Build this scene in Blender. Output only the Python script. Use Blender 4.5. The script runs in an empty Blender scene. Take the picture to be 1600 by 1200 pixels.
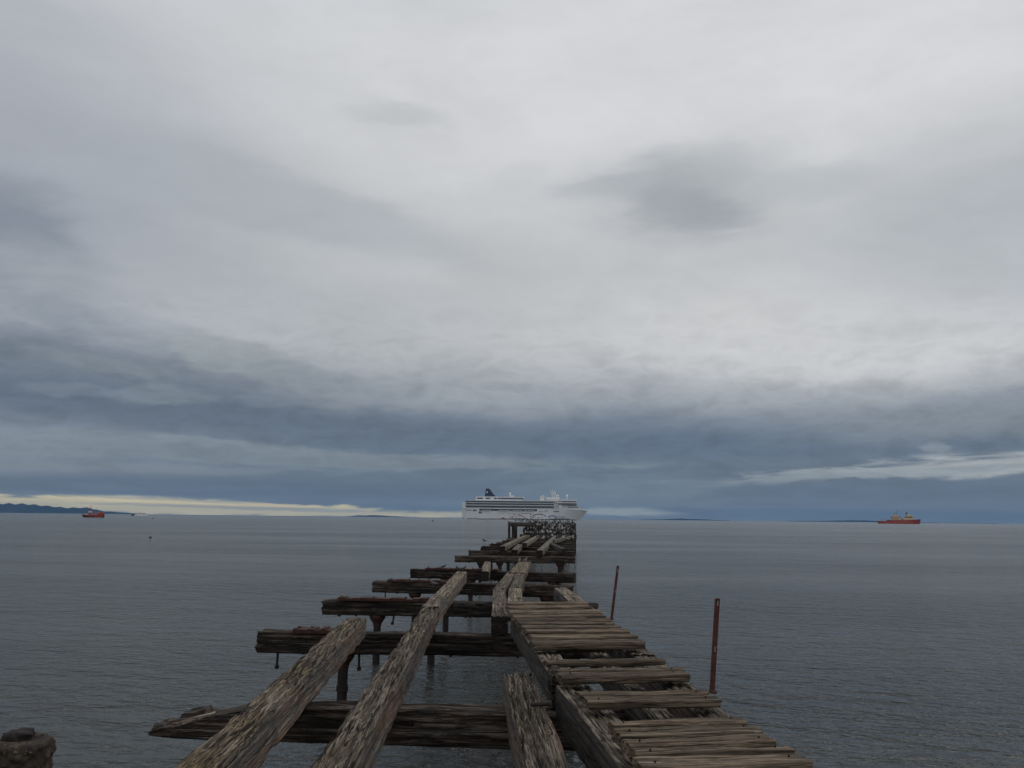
import bpy, bmesh, math, random
import numpy as np
from mathutils import Vector, Matrix

random.seed(7)
S = bpy.context.scene
C = S.collection
R = math.radians
H = 1.7                      # eye height above the cross beams of the pier
SEA = -1.75 * H              # sea level

# ------------------------------------------------------------------ camera
F = 1290.0                   # focal length in photo pixels (1600 wide)
PITCH = math.atan(209.5 / F)
ROLL = 0.011
_f = Vector((0, math.cos(PITCH), math.sin(PITCH)))
_u = Vector((0, -math.sin(PITCH), math.cos(PITCH)))
_r = Vector((1, 0, 0))
CR = _r * math.cos(ROLL) + _u * math.sin(ROLL)
CU = _u * math.cos(ROLL) - _r * math.sin(ROLL)
cam_d = bpy.data.cameras.new('camera')
cam_d.sensor_width = 36.0
cam_d.lens = 36.0 * F / 1600.0
cam_d.clip_start = 0.05
cam_d.clip_end = 120000.0
cam = bpy.data.objects.new('camera', cam_d)
C.objects.link(cam)
cam.matrix_world = Matrix(((CR.x, CU.x, -_f.x, 0), (CR.y, CU.y, -_f.y, 0), (CR.z, CU.z, -_f.z, 0), (0, 0, 0, 1)))
S.camera = cam

def ray(u, v):
    return _f + CR * ((u - 800) / F) + CU * ((600 - v) / F)

def P(u, v, z):
    """point of the plane at height z that the photo shows at pixel u, v"""
    d = ray(u, v)
    return d * (z / d.z)

def PY(u, v, y):
    d = ray(u, v)
    return d * (y / d.y)

def hor(u):                  # straight horizon of this lens
    return 810 + ROLL * (u - 850)

_hu = [0, 300, 700, 920, 1340, 1600]
_hv = [793, 800.4, 810.3, 812.3, 813, 812]
def hphoto(u):               # the photo's lens bows the horizon a little
    return float(np.interp(u, _hu, _hv))

def fixv(u, v):
    w = min(1, max(0, (v - 640) / 130.0))
    return v + w * (hor(u) - hphoto(u))

# ------------------------------------------------------------------ sky
def lin(r, g, b):
    f = lambda c: (c / 255 / 12.92) if c / 255 <= 0.04045 else ((c / 255 + 0.055) / 1.055) ** 2.4
    return (f(r), f(g), f(b), 1.0)

SUN_EL, SUN_AZ = R(50), R(85)        # azimuth clockwise from the view direction
world = bpy.data.worlds.new('World')
S.world = world
world.use_nodes = True
NT = world.node_tree
NT.nodes.clear()

class G:
    """small helper for node graphs"""
    def __init__(s, nt): s.nt = nt
    def n(s, t, **kw):
        nd = s.nt.nodes.new(t)
        for k, v in kw.items(): setattr(nd, k, v)
        return nd
    def put(s, sock, v):
        if hasattr(v, 'is_output'): s.nt.links.new(v, sock)
        else: sock.default_value = v
    def m(s, op, a, b=0.0, c=None, clamp=False):
        nd = s.n('ShaderNodeMath', operation=op, use_clamp=clamp)
        s.put(nd.inputs[0], a); s.put(nd.inputs[1], b)
        if c is not None: s.put(nd.inputs[2], c)
        return nd.outputs[0]
    def mix(s, f, a, b, mode='MIX'):
        nd = s.n('ShaderNodeMix', data_type='RGBA', blend_type=mode)
        s.put(nd.inputs[0], f); s.put(nd.inputs[6], a); s.put(nd.inputs[7], b)
        return nd.outputs[2]
    def noise(s, vec, scale, detail=4, rough=0.5, dist=0.0):
        nd = s.n('ShaderNodeTexNoise')
        s.put(nd.inputs['Vector'], vec)
        nd.inputs['Scale'].default_value = scale
        nd.inputs['Detail'].default_value = detail
        nd.inputs['Roughness'].default_value = rough
        nd.inputs['Distortion'].default_value = dist
        return nd
    def mapping(s, vec, scale=(1, 1, 1), loc=(0, 0, 0), rot=(0, 0, 0)):
        nd = s.n('ShaderNodeMapping')
        s.put(nd.inputs[0], vec)
        nd.inputs['Location'].default_value = loc
        nd.inputs['Rotation'].default_value = rot
        nd.inputs['Scale'].default_value = scale
        return nd.outputs[0]
    def ramp(s, fac, stops, interp='LINEAR'):
        nd = s.n('ShaderNodeValToRGB')
        s.put(nd.inputs[0], fac)
        cr = nd.color_ramp
        cr.interpolation = interp
        while len(cr.elements) < len(stops): cr.elements.new(0.5)
        for e, (p, c) in zip(cr.elements, stops):
            e.position = p
            e.color = c if len(c) == 4 else (*c, 1)
        return nd.outputs[0]
    def range(s, v, a, b, c=0.0, d=1.0, smooth=True):
        nd = s.n('ShaderNodeMapRange')
        nd.interpolation_type = 'SMOOTHSTEP' if smooth else 'LINEAR'
        s.put(nd.inputs[0], v)
        for i, x in enumerate((a, b, c, d)): nd.inputs[i + 1].default_value = x
        return nd.outputs[0]
    def comb(s, x, y, z):
        nd = s.n('ShaderNodeCombineXYZ')
        for i, v in enumerate((x, y, z)): s.put(nd.inputs[i], v)
        return nd.outputs[0]

g = G(NT)
tc = g.n('ShaderNodeTexCoord')
sep = g.n('ShaderNodeSeparateXYZ')
NT.links.new(tc.outputs['Generated'], sep.inputs[0])
X, Y, Z = sep.outputs
DEG = 180 / math.pi
az = g.m('MULTIPLY', g.m('ARCTAN2', X, Y), DEG)
el = g.m('MULTIPLY', g.m('ARCSINE', Z), DEG)
elp = g.m('MAXIMUM', el, 0.0)
# cloud-deck coordinates: flatten towards the horizon as a real layer does
den = g.m('ADD', g.m('MAXIMUM', Z, 0.0), 0.09)
deck = g.comb(g.m('DIVIDE', X, den), g.m('DIVIDE', Y, den), 0.0)
n_big = g.noise(deck, 0.75, 5, 0.55, 0.3)
n_mid = g.noise(deck, 2.2, 7, 0.6, 0.4)
n_fin = g.noise(g.comb(g.m('MULTIPLY', az, 0.10), g.m('MULTIPLY', el, 0.30), 0.0), 1.0, 10, 0.6, 0.5)
n_low = g.noise(g.comb(g.m('MULTIPLY', az, 0.22), g.m('MULTIPLY', el, 1.5), 5.0), 1.0, 8, 0.62, 0.5)
n_wrp = g.noise(g.comb(g.m('MULTIPLY', az, 0.055), g.m('MULTIPLY', el, 0.17), 3.7), 1.0, 6, 0.58)
sw = g.n('ShaderNodeSeparateColor'); NT.links.new(n_wrp.outputs['Color'], sw.inputs[0])
wamp = g.m('MINIMUM', g.m('ADD', g.m('MULTIPLY', elp, 0.42), 0.15), 6.0)
azw = g.m('ADD', az, g.m('MULTIPLY', g.m('SUBTRACT', sw.outputs[0], 0.5), 9.0))
elw = g.m('ADD', g.m('ADD', el, g.m('MULTIPLY', g.m('SUBTRACT', sw.outputs[1], 0.5), wamp)), g.range(Y, 0.15, -0.6, 0.0, 9.0))

def px_el(u, v):
    d = ray(u, v).normalized()
    return math.degrees(math.asin(d.z))
def px_az(u, v):
    d = ray(u, v)
    return math.degrees(math.atan2(d.x, d.y))

EM = 40.0
def slin(r, g, b): return lin(r + 0.5, g + 0.2, b - 2.0)
def st(v, *c): return (max(0.0, px_el(850, v)) / EM, slin(*c))
stops = [st(809, 112, 127, 142), st(786, 104, 120, 139), st(755, 99, 115, 134), st(722, 102, 116, 133),
         st(690, 96, 112, 133), st(662, 112, 124, 140), st(630, 146, 153, 163), st(585, 164, 168, 175),
         st(520, 184, 187, 191), st(400, 193, 196, 200), st(250, 202, 204, 208), st(100, 207, 209, 213), (1.0, lin(203, 206, 211))]
col = g.ramp(g.m('DIVIDE', g.m('MAXIMUM', elw, 0.0), EM), stops)

def blob(col, u, v, su, sv, rgb, k, rot=0.0, soft=0.5, low=False, sharp=0.0):
    """one cloud: an elliptic patch of sky with noise-torn edges"""
    vv = fixv(u, v)
    a0, e0 = px_az(u, vv), px_el(u, vv)
    ppd = F / DEG
    da = g.m('SUBTRACT', azw if not low else az, a0)
    de = g.m('SUBTRACT', elw, e0)
    c, s = math.cos(R(rot)), math.sin(R(rot))
    x1 = g.m('DIVIDE', g.m('ADD', g.m('MULTIPLY', da, c), g.m('MULTIPLY', de, s)), su / ppd)
    y1 = g.m('DIVIDE', g.m('SUBTRACT', g.m('MULTIPLY', de, c), g.m('MULTIPLY', da, s)), sv / ppd)
    q = g.m('ADD', g.m('MULTIPLY', x1, x1), g.m('MULTIPLY', y1, y1))
    e = g.m('POWER', 2.718, g.m('MULTIPLY', q, -0.7))
    nz_ = g.m('MULTIPLY', g.m('SUBTRACT', (n_low if low else n_fin).outputs[0], 0.5), soft * 1.6)
    e = g.m('ADD', e, g.m('MULTIPLY', nz_, g.range(e, 0.02, 0.4)))
    f = g.m('MULTIPLY', g.range(e, 0.12 + 0.25 * sharp, 0.85 - 0.25 * sharp), k)
    return g.mix(f, col, slin(*rgb))

B = blob
col = B(col, -150, 330, 430, 330, (152, 159, 172), 0.72, soft=0.15)
col = B(col, 60, 395, 120, 55, (128, 137, 151), 0.8, rot=-22, soft=0.6)
col = B(col, 20, 440, 90, 45, (124, 133, 147), 0.7, rot=-22, soft=0.6)
col = B(col, 430, 320, 300, 40, (166, 172, 180), 0.65, rot=-10, soft=0.35)
col = B(col, 330, 470, 330, 45, (176, 180, 187), 0.6, soft=0.4)
col = B(col, 90, 595, 440, 62, (108, 118, 132), 0.95, rot=-3, soft=0.6)
col = B(col, 330, 645, 560, 27, (95, 108, 125), 0.92, rot=-2, soft=0.5)
col = B(col, 330, 552, 95, 24, (148, 155, 161), 0.7, rot=-10, soft=1.6, sharp=0.5)
col = B(col, 180, 575, 90, 14, (130, 139, 149), 0.55, rot=-6, soft=1.6, sharp=0.6)
col = B(col, 470, 590, 110, 16, (140, 148, 156), 0.55, rot=-8, soft=1.4, sharp=0.5)
col = B(col, 280, 622, 80, 13, (124, 134, 145), 0.65, soft=1.6, sharp=0.6)
col = B(col, 100, 612, 60, 9, (120, 130, 143), 0.5, soft=1.6, sharp=0.6)
col = B(col, 420, 628, 60, 9, (120, 131, 143), 0.5, soft=1.6, sharp=0.6)
col = B(col, 180, 697, 640, 17, (124, 135, 146), 0.85, rot=-0.6, low=True, soft=0.5, sharp=0.8)
col = B(col, 150, 728, 260, 7, (126, 135, 144), 0.5, low=True, soft=1.2)
col = B(col, 500, 718, 300, 8, (112, 125, 139), 0.5, low=True, soft=1.2)
col = B(col, 200, 755, 520, 13, (88, 105, 127), 0.65, low=True, soft=0.7)
col = B(col, 1120, 100, 480, 150, (214, 215, 219), 0.8, soft=0.2)
col = B(col, 1330, 500, 420, 80, (206, 207, 210), 0.8, soft=0.3)
col = B(col, 1600, 350, 260, 110, (178, 183, 190), 0.75, soft=0.25)
col = B(col, 1090, 262, 130, 42, (181, 186, 191), 0.8, rot=4, soft=0.5)
col = B(col, 1070, 312, 130, 58, (171, 175, 181), 0.85, rot=-4, soft=0.7)
col = B(col, 1060, 322, 100, 34, (158, 163, 171), 0.75, rot=-12, soft=0.8)
col = B(col, 935, 298, 90, 16, (176, 181, 187), 0.7, rot=8, soft=0.8)
col = B(col, 1240, 282, 110, 24, (182, 187, 192), 0.7, soft=0.6)
col = B(col, 640, 186, 75, 14, (186, 190, 194), 0.6, rot=-4, soft=0.8)
col = B(col, 1240, 690, 480, 20, (94, 109, 129), 0.8, low=True, soft=0.6)
col = B(col, 1560, 655, 240, 28, (132, 140, 150), 0.7, soft=0.5)
col = B(col, 1560, 721, 180, 12, (172, 177, 181), 0.8, rot=2, low=True, soft=1.5)
col = B(col, 1500, 728, 110, 4, (112, 126, 141), 0.5, rot=2, low=True, soft=2.0)
col = B(col, 1330, 737, 140, 11, (150, 158, 166), 0.7, rot=2, low=True, soft=2.2, sharp=0.1)
col = B(col, 1200, 748, 120, 7, (126, 139, 150), 0.5, rot=2, low=True, soft=1.8)
col = B(col, 1462, 698, 16, 8, (132, 142, 153), 0.7, low=True, soft=1.0, sharp=0.4)
col = B(col, 1450, 764, 320, 13, (95, 112, 134), 0.6, low=True, soft=0.7)
col = B(col, 1350, 803, 330, 8, (92, 112, 136), 0.6, low=True, soft=0.4)
col = B(col, 960, 775, 150, 26, (120, 136, 149), 0.45, low=True, soft=0.4)
col = B(col, 230, 788, 420, 9, (202, 194, 164), 0.97, rot=-1.0, low=True, soft=1.3, sharp=0.4)
col = B(col, 80, 774, 240, 5, (214, 203, 170), 0.9, rot=-1.5, low=True, soft=1.6, sharp=0.3)
col = B(col, 330, 783, 200, 4.5, (226, 212, 172), 0.9, rot=-1.6, low=True, soft=1.8, sharp=0.3)
col = B(col, 300, 777, 130, 3, (140, 148, 152), 0.6, rot=-1.5, low=True, soft=1.8)
col = B(col, 540, 801, 270, 5.5, (200, 194, 166), 0.92, low=True, soft=1.6, sharp=0.2)
col = B(col, 420, 793, 200, 2.4, (142, 150, 154), 0.65, rot=-1.2, low=True, soft=2.2)
col = B(col, 965, 801, 75, 5.5, (164, 174, 174), 0.85, low=True, soft=0.9)
# overall cloud texture
n_bil = g.noise(g.comb(g.m('MULTIPLY', az, 0.26), g.m('MULTIPLY', el, 0.62), 9.0), 1.0, 9, 0.6, 0.35)
bil = g.m('ABSOLUTE', g.m('SUBTRACT', n_bil.outputs[0], 0.5))
bil = g.m('MULTIPLY', g.m('SUBTRACT', 0.09, bil), 0.95)
bil = g.m('MULTIPLY', bil, g.m('MULTIPLY', g.range(el, 1.5, 4.5), g.range(el, 8.0, 17.0, 1.0, 0.1)))
t1 = g.m('MULTIPLY', g.m('SUBTRACT', n_mid.outputs[0], 0.5), 0.20)
t2 = g.m('MULTIPLY', g.m('SUBTRACT', n_big.outputs[0], 0.5), 0.13)
t3 = g.m('MULTIPLY', g.m('SUBTRACT', n_fin.outputs[0], 0.5), 0.17)
lowf_ = g.range(el, 1.0, 12.0, 1.0, 0.0)
t4 = g.m('MULTIPLY', g.m('MULTIPLY', g.m('SUBTRACT', n_low.outputs[0], 0.5), 0.42), lowf_)
tx = g.m('ADD', 1.0, g.m('ADD', g.m('ADD', g.m('ADD', t1, g.m('ADD', t2, bil)), t3), t4))
txc = g.comb(tx, tx, tx)
col = g.mix(1.0, col, txc, 'MULTIPLY')
sky_t = g.n('ShaderNodeTexSky', sky_type='NISHITA')
sky_t.sun_disc = False
sky_t.sun_elevation = SUN_EL
sky_t.sun_rotation = SUN_AZ
cloud10 = g.n('ShaderNodeVectorMath', operation='SCALE')
NT.links.new(col, cloud10.inputs[0]); cloud10.inputs['Scale'].default_value = 10.05
final = g.mix(0.965, sky_t.outputs[0], cloud10.outputs[0])
bg = g.n('ShaderNodeBackground'); bg.inputs['Strength'].default_value = 0.1
NT.links.new(final, bg.inputs['Color'])
wo = g.n('ShaderNodeOutputWorld'); NT.links.new(bg.outputs[0], wo.inputs['Surface'])

sun_d = bpy.data.lights.new('sun', 'SUN')
sun_d.energy = 0.6
sun_d.angle = R(22)
sun_d.color = (1.0, 0.96, 0.9)
sun = bpy.data.objects.new('sun', sun_d)
C.objects.link(sun)
sd = Vector((math.sin(SUN_AZ) * math.cos(SUN_EL), math.cos(SUN_AZ) * math.cos(SUN_EL), math.sin(SUN_EL)))
sun.rotation_euler = sd.to_track_quat('Z', 'Y').to_euler()
vs = S.view_settings
vs.view_transform = 'Standard'; vs.look = 'None'; vs.exposure = 0.0; vs.gamma = 1.0; vs.use_curve_mapping = False
try:
    S.cycles.max_bounces = 6; S.cycles.volume_bounces = 0
    S.cycles.use_denoising = True
except Exception: pass

# ------------------------------------------------------------------ helpers
def new_mat(name):
    m = bpy.data.materials.new(name); m.use_nodes = True
    m.node_tree.nodes.clear()
    q = G(m.node_tree)
    out = q.n('ShaderNodeOutputMaterial')
    b = q.n('ShaderNodeBsdfPrincipled')
    m.node_tree.links.new(b.outputs[0], out.inputs[0])
    return m, q, b

def paint(name, rgb, rough=0.5, metal=0.0, var=0.15, scale=0.6):
    """painted or worn surface with some patchy variation"""
    m, q, b = new_mat(name)
    t = q.n('ShaderNodeTexCoord').outputs['Object']
    n = q.noise(t, scale, 6, 0.6)
    c = q.mix(q.range(n.outputs[0], 0.3, 0.7), (*[x * (1 - var) for x in rgb], 1), (*[min(1, x * (1 + var)) for x in rgb], 1))
    q.put(b.inputs['Base Color'], c)
    b.inputs['Roughness'].default_value = rough
    b.inputs['Metallic'].default_value = metal
    return m

def rust(name, base=(0.045, 0.017, 0.012), dark=(0.016, 0.009, 0.007), light=(0.095, 0.034, 0.02)):
    m, q, b = new_mat(name)
    t = q.n('ShaderNodeTexCoord').outputs['Object']
    n = q.noise(t, 9, 8, 0.65)
    n2 = q.noise(t, 60, 5, 0.6)
    c = q.ramp(n.outputs[0], [(0.3, dark), (0.5, base), (0.72, light)])
    q.put(b.inputs['Base Color'], c)
    b.inputs['Roughness'].default_value = 0.85
    bp = q.n('ShaderNodeBump'); bp.inputs['Strength'].default_value = 0.6; bp.inputs['Distance'].default_value = 0.004
    q.put(bp.inputs['Height'], n2.outputs[0]); q.put(b.inputs['Normal'], bp.outputs[0])
    return m

def wood(name, dark, mid, light, warm, warm_amt=0.5, lichen=0.0, bump=0.010, checks=0.9, spread=1.0):
    """weathered timber, grain along the local X axis"""
    m, q, b = new_mat(name)
    t = q.n('ShaderNodeTexCoord').outputs['Object']
    inf = q.n('ShaderNodeObjectInfo')
    off = q.n('ShaderNodeVectorMath', operation='ADD')
    q.put(off.inputs[0], t)
    q.put(off.inputs[1], q.comb(q.m('MULTIPLY', inf.outputs['Random'], 37.0), q.m('MULTIPLY', inf.outputs['Random'], 11.0), 0.0))
    t = off.outputs[0]
    grain = q.noise(q.mapping(t, (0.75, 34, 34)), 1.0, 7, 0.55, 0.15)
    fine = q.noise(q.mapping(t, (2.5, 120, 120)), 1.0, 6, 0.6)
    patch = q.noise(q.mapping(t, (1.1, 4.5, 4.5)), 1.0, 6, 0.6, 0.4)
    blot = q.noise(t, 2.3, 7, 0.65)
    fac = q.m('ADD', q.m('MULTIPLY', grain.outputs[0], 0.6), q.m('MULTIPLY', patch.outputs[0], 0.4))
    c = q.ramp(fac, [(0.48 - 0.12 * spread, dark), (0.48, mid), (0.48 + 0.13 * spread, light)])
    wf = q.m('MULTIPLY', q.range(patch.outputs[0], 0.42, 0.66), warm_amt)
    c = q.mix(wf, c, q.mix(0.5, c, (*warm, 1)))
    c = q.mix(q.m('MULTIPLY', q.range(blot.outputs[0], 0.55, 0.72), 0.65), c, (*[x * 0.8 for x in dark], 1))
    if lichen:
        lf = q.m('MULTIPLY', q.range(q.noise(t, 1.1, 7, 0.7).outputs[0], 0.5, 0.62), lichen)
        lf = q.m('MULTIPLY', lf, q.range(grain.outputs[0], 0.35, 0.6))
        c = q.mix(lf, c, (0.13, 0.095, 0.03, 1))
    # drying checks: long thin dark splits along the grain, broken up by a second noise
    crk = q.noise(q.mapping(t, (0.8, 22, 22)), 1.0, 2, 0.45, 0.1)
    ridge = q.m('ABSOLUTE', q.m('SUBTRACT', crk.outputs[0], 0.5))
    crk2 = q.noise(q.mapping(t, (1.6, 55, 55), loc=(3.1, 0.7, 2.0)), 1.0, 2, 0.5, 0.2)
    ridge2 = q.m('ABSOLUTE', q.m('SUBTRACT', crk2.outputs[0], 0.5))
    gate = q.range(q.noise(q.mapping(t, (2.2, 9, 9)), 1.0, 3, 0.5).outputs[0], 0.38, 0.52)
    split = q.m('MULTIPLY', q.range(ridge, 0.012, 0.042, 1.0, 0.0), gate)
    split = q.m('MAXIMUM', split, q.m('MULTIPLY', q.range(ridge2, 0.01, 0.05, 1.0, 0.0), 0.55))
    c = q.mix(q.m('MULTIPLY', split, checks), c, (0.008, 0.006, 0.005, 1))
    br = q.m('ADD', q.m('MULTIPLY', inf.outputs['Random'], 0.55), 0.75)
    c = q.mix(1.0, c, q.comb(br, br, br), 'MULTIPLY')
    q.put(b.inputs['Base Color'], c)
    b.inputs['Roughness'].default_value = 0.88
    b.inputs['Specular IOR Level'].default_value = 0.25
    rr = q.m('SUBTRACT', 1.0, split)
    hgt = q.m('ADD', rr, q.m('MULTIPLY', fine.outputs[0], 0.35))
    bp = q.n('ShaderNodeBump'); bp.inputs['Strength'].default_value = 1.0; bp.inputs['Distance'].default_value = bump * 1.5
    q.put(bp.inputs['Height'], hgt); q.put(b.inputs['Normal'], bp.outputs[0])
    return m

def new_obj(name, mesh, parent=None, mat=None):
    o = bpy.data.objects.new(name, mesh)
    C.objects.link(o)
    if mat is not None and not mesh.materials:
        mesh.materials.append(mat)
        if 'endcap' in mesh.keys():
            plk = mat == M['plank']
            mesh.materials.append(mat if plk else M['endgrain'])
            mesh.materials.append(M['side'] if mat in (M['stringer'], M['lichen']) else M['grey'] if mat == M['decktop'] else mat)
    if parent is not None: o.parent = parent
    return o

def thing(name, label, cat, loc=(0, 0, 0), rz=0.0, group=None):
    o = bpy.data.objects.new(name, None); C.objects.link(o)
    o.location = loc; o.rotation_euler = (0, 0, rz)
    o.empty_display_size = 0.2
    tag(o, label, cat, group)
    return o

def tag(o, label, cat, group=None):
    o['label'] = label; o['category'] = cat
    if group: o['group'] = group
    return o

def structure(o, kind='structure'):
    o['kind'] = kind
    return o

class MB:
    """collects simple solids into one mesh"""
    def __init__(s): s.v = []; s.f = []; s.mi = []; s.cur = 0
    def add(s, vs, fs):
        k = len(s.v)
        s.v += [tuple(p) for p in vs]
        s.f += [[i + k for i in f] for f in fs]
        s.mi += [s.cur] * len(fs)
        return s
    def box(s, x0, x1, y0, y1, z0, z1):
        return s.add([(x0, y0, z0), (x1, y0, z0), (x1, y1, z0), (x0, y1, z0), (x0, y0, z1), (x1, y0, z1), (x1, y1, z1), (x0, y1, z1)],
                     [(3, 2, 1, 0), (4, 5, 6, 7), (0, 1, 5, 4), (1, 2, 6, 5), (2, 3, 7, 6), (3, 0, 4, 7)])
    def prism(s, prof, y0, y1):
        """profile in x,z pushed along y"""
        n = len(prof)
        vs = [(x, y0, z) for x, z in prof] + [(x, y1, z) for x, z in prof]
        fs = [list(range(n)), list(range(2 * n - 1, n - 1, -1))]
        fs += [(i, i + n, (i + 1) % n + n, (i + 1) % n) for i in range(n)]
        return s.add(vs, fs)
    def tube(s, p0, p1, r0, r1=None, n=10):
        p0, p1 = Vector(p0), Vector(p1)
        r1 = r0 if r1 is None else r1
        d = (p1 - p0).normalized()
        a = d.orthogonal().normalized(); b = d.cross(a)
        vs = []
        for p, r in ((p0, r0), (p1, r1)):
            for i in range(n):
                t = 2 * math.pi * i / n
                vs.append(p + a * (r * math.cos(t)) + b * (r * math.sin(t)))
        fs = [(i, (i + 1) % n, (i + 1) % n + n, i + n) for i in range(n)]
        fs += [list(range(n - 1, -1, -1)), list(range(n, 2 * n))]
        return s.add(vs, fs)
    def lathe(s, prof, c=(0, 0, 0), n=16, sx=1.0, sy=1.0):
        vs, fs = [], []
        for r, z in prof:
            for i in range(n):
                t = 2 * math.pi * i / n
                vs.append((c[0] + r * sx * math.cos(t), c[1] + r * sy * math.sin(t), c[2] + z))
        m = len(prof)
        for k in range(m - 1):
            for i in range(n):
                fs.append((k * n + i, k * n + (i + 1) % n, (k + 1) * n + (i + 1) % n, (k + 1) * n + i))
        fs += [list(range(n - 1, -1, -1)), list(range((m - 1) * n, m * n))]
        return s.add(vs, fs)
    def ball(s, c, r, n=12, sz=1.0, sx=1.0):
        prof = [(max(0.01, math.sin(math.pi * k / 8)) * r, -math.cos(math.pi * k / 8) * r * sz) for k in range(9)]
        return s.lathe(prof, c, n, sx=sx)
    def loft(s, rings, cap=True):
        n = len(rings[0]); vs = [p for r in rings for p in r]; fs = []
        for k in range(len(rings) - 1):
            for i in range(n):
                fs.append((k * n + i, k * n + (i + 1) % n, (k + 1) * n + (i + 1) % n, (k + 1) * n + i))
        if cap:
            fs += [list(range(n - 1, -1, -1)), list(range((len(rings) - 1) * n, len(rings) * n))]
        return s.add(vs, fs)
    def mesh(s, name, *mats, smooth=False):
        me = bpy.data.meshes.new(name)
        me.from_pydata(s.v, [], s.f)
        for m in mats: me.materials.append(m)
        if len(mats) > 1: me.polygons.foreach_set('material_index', s.mi)
        bm = bmesh.new(); bm.from_mesh(me); bmesh.ops.recalc_face_normals(bm, faces=bm.faces); bm.to_mesh(me); bm.free()
        if smooth: me.polygons.foreach_set('use_smooth', [True] * len(me.polygons))
        me.update()
        return me
    def build(s, name, parent, *mats, smooth=False):
        return new_obj(name, s.mesh(name, *mats, smooth=smooth), parent)

# gradient noise ---------------------------------------------------
_rng = np.random.RandomState(11)
_perm = _rng.permutation(256); _perm = np.concatenate([_perm, _perm, _perm])
_grad = _rng.normal(size=(256, 3)); _grad /= np.linalg.norm(_grad, axis=1)[:, None]
def gnoise(x, y, z):
    xi, yi, zi = np.floor(x).astype(int), np.floor(y).astype(int), np.floor(z).astype(int)
    fx, fy, fz = x - xi, y - yi, z - zi
    xi &= 255; yi &= 255; zi &= 255
    u, v, w = [t * t * t * (t * (t * 6 - 15) + 10) for t in (fx, fy, fz)]
    def gr(a, b, c):
        h = _perm[_perm[_perm[(xi + a) & 255] + ((yi + b) & 255)] + ((zi + c) & 255)]
        gg = _grad[h]
        return gg[..., 0] * (fx - a) + gg[..., 1] * (fy - b) + gg[..., 2] * (fz - c)
    l = lambda a, b, t: a + (b - a) * t
    return l(l(l(gr(0, 0, 0), gr(1, 0, 0), u), l(gr(0, 1, 0), gr(1, 1, 0), u), v),
             l(l(gr(0, 0, 1), gr(1, 0, 1), u), l(gr(0, 1, 1), gr(1, 1, 1), u), v), w)

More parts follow.
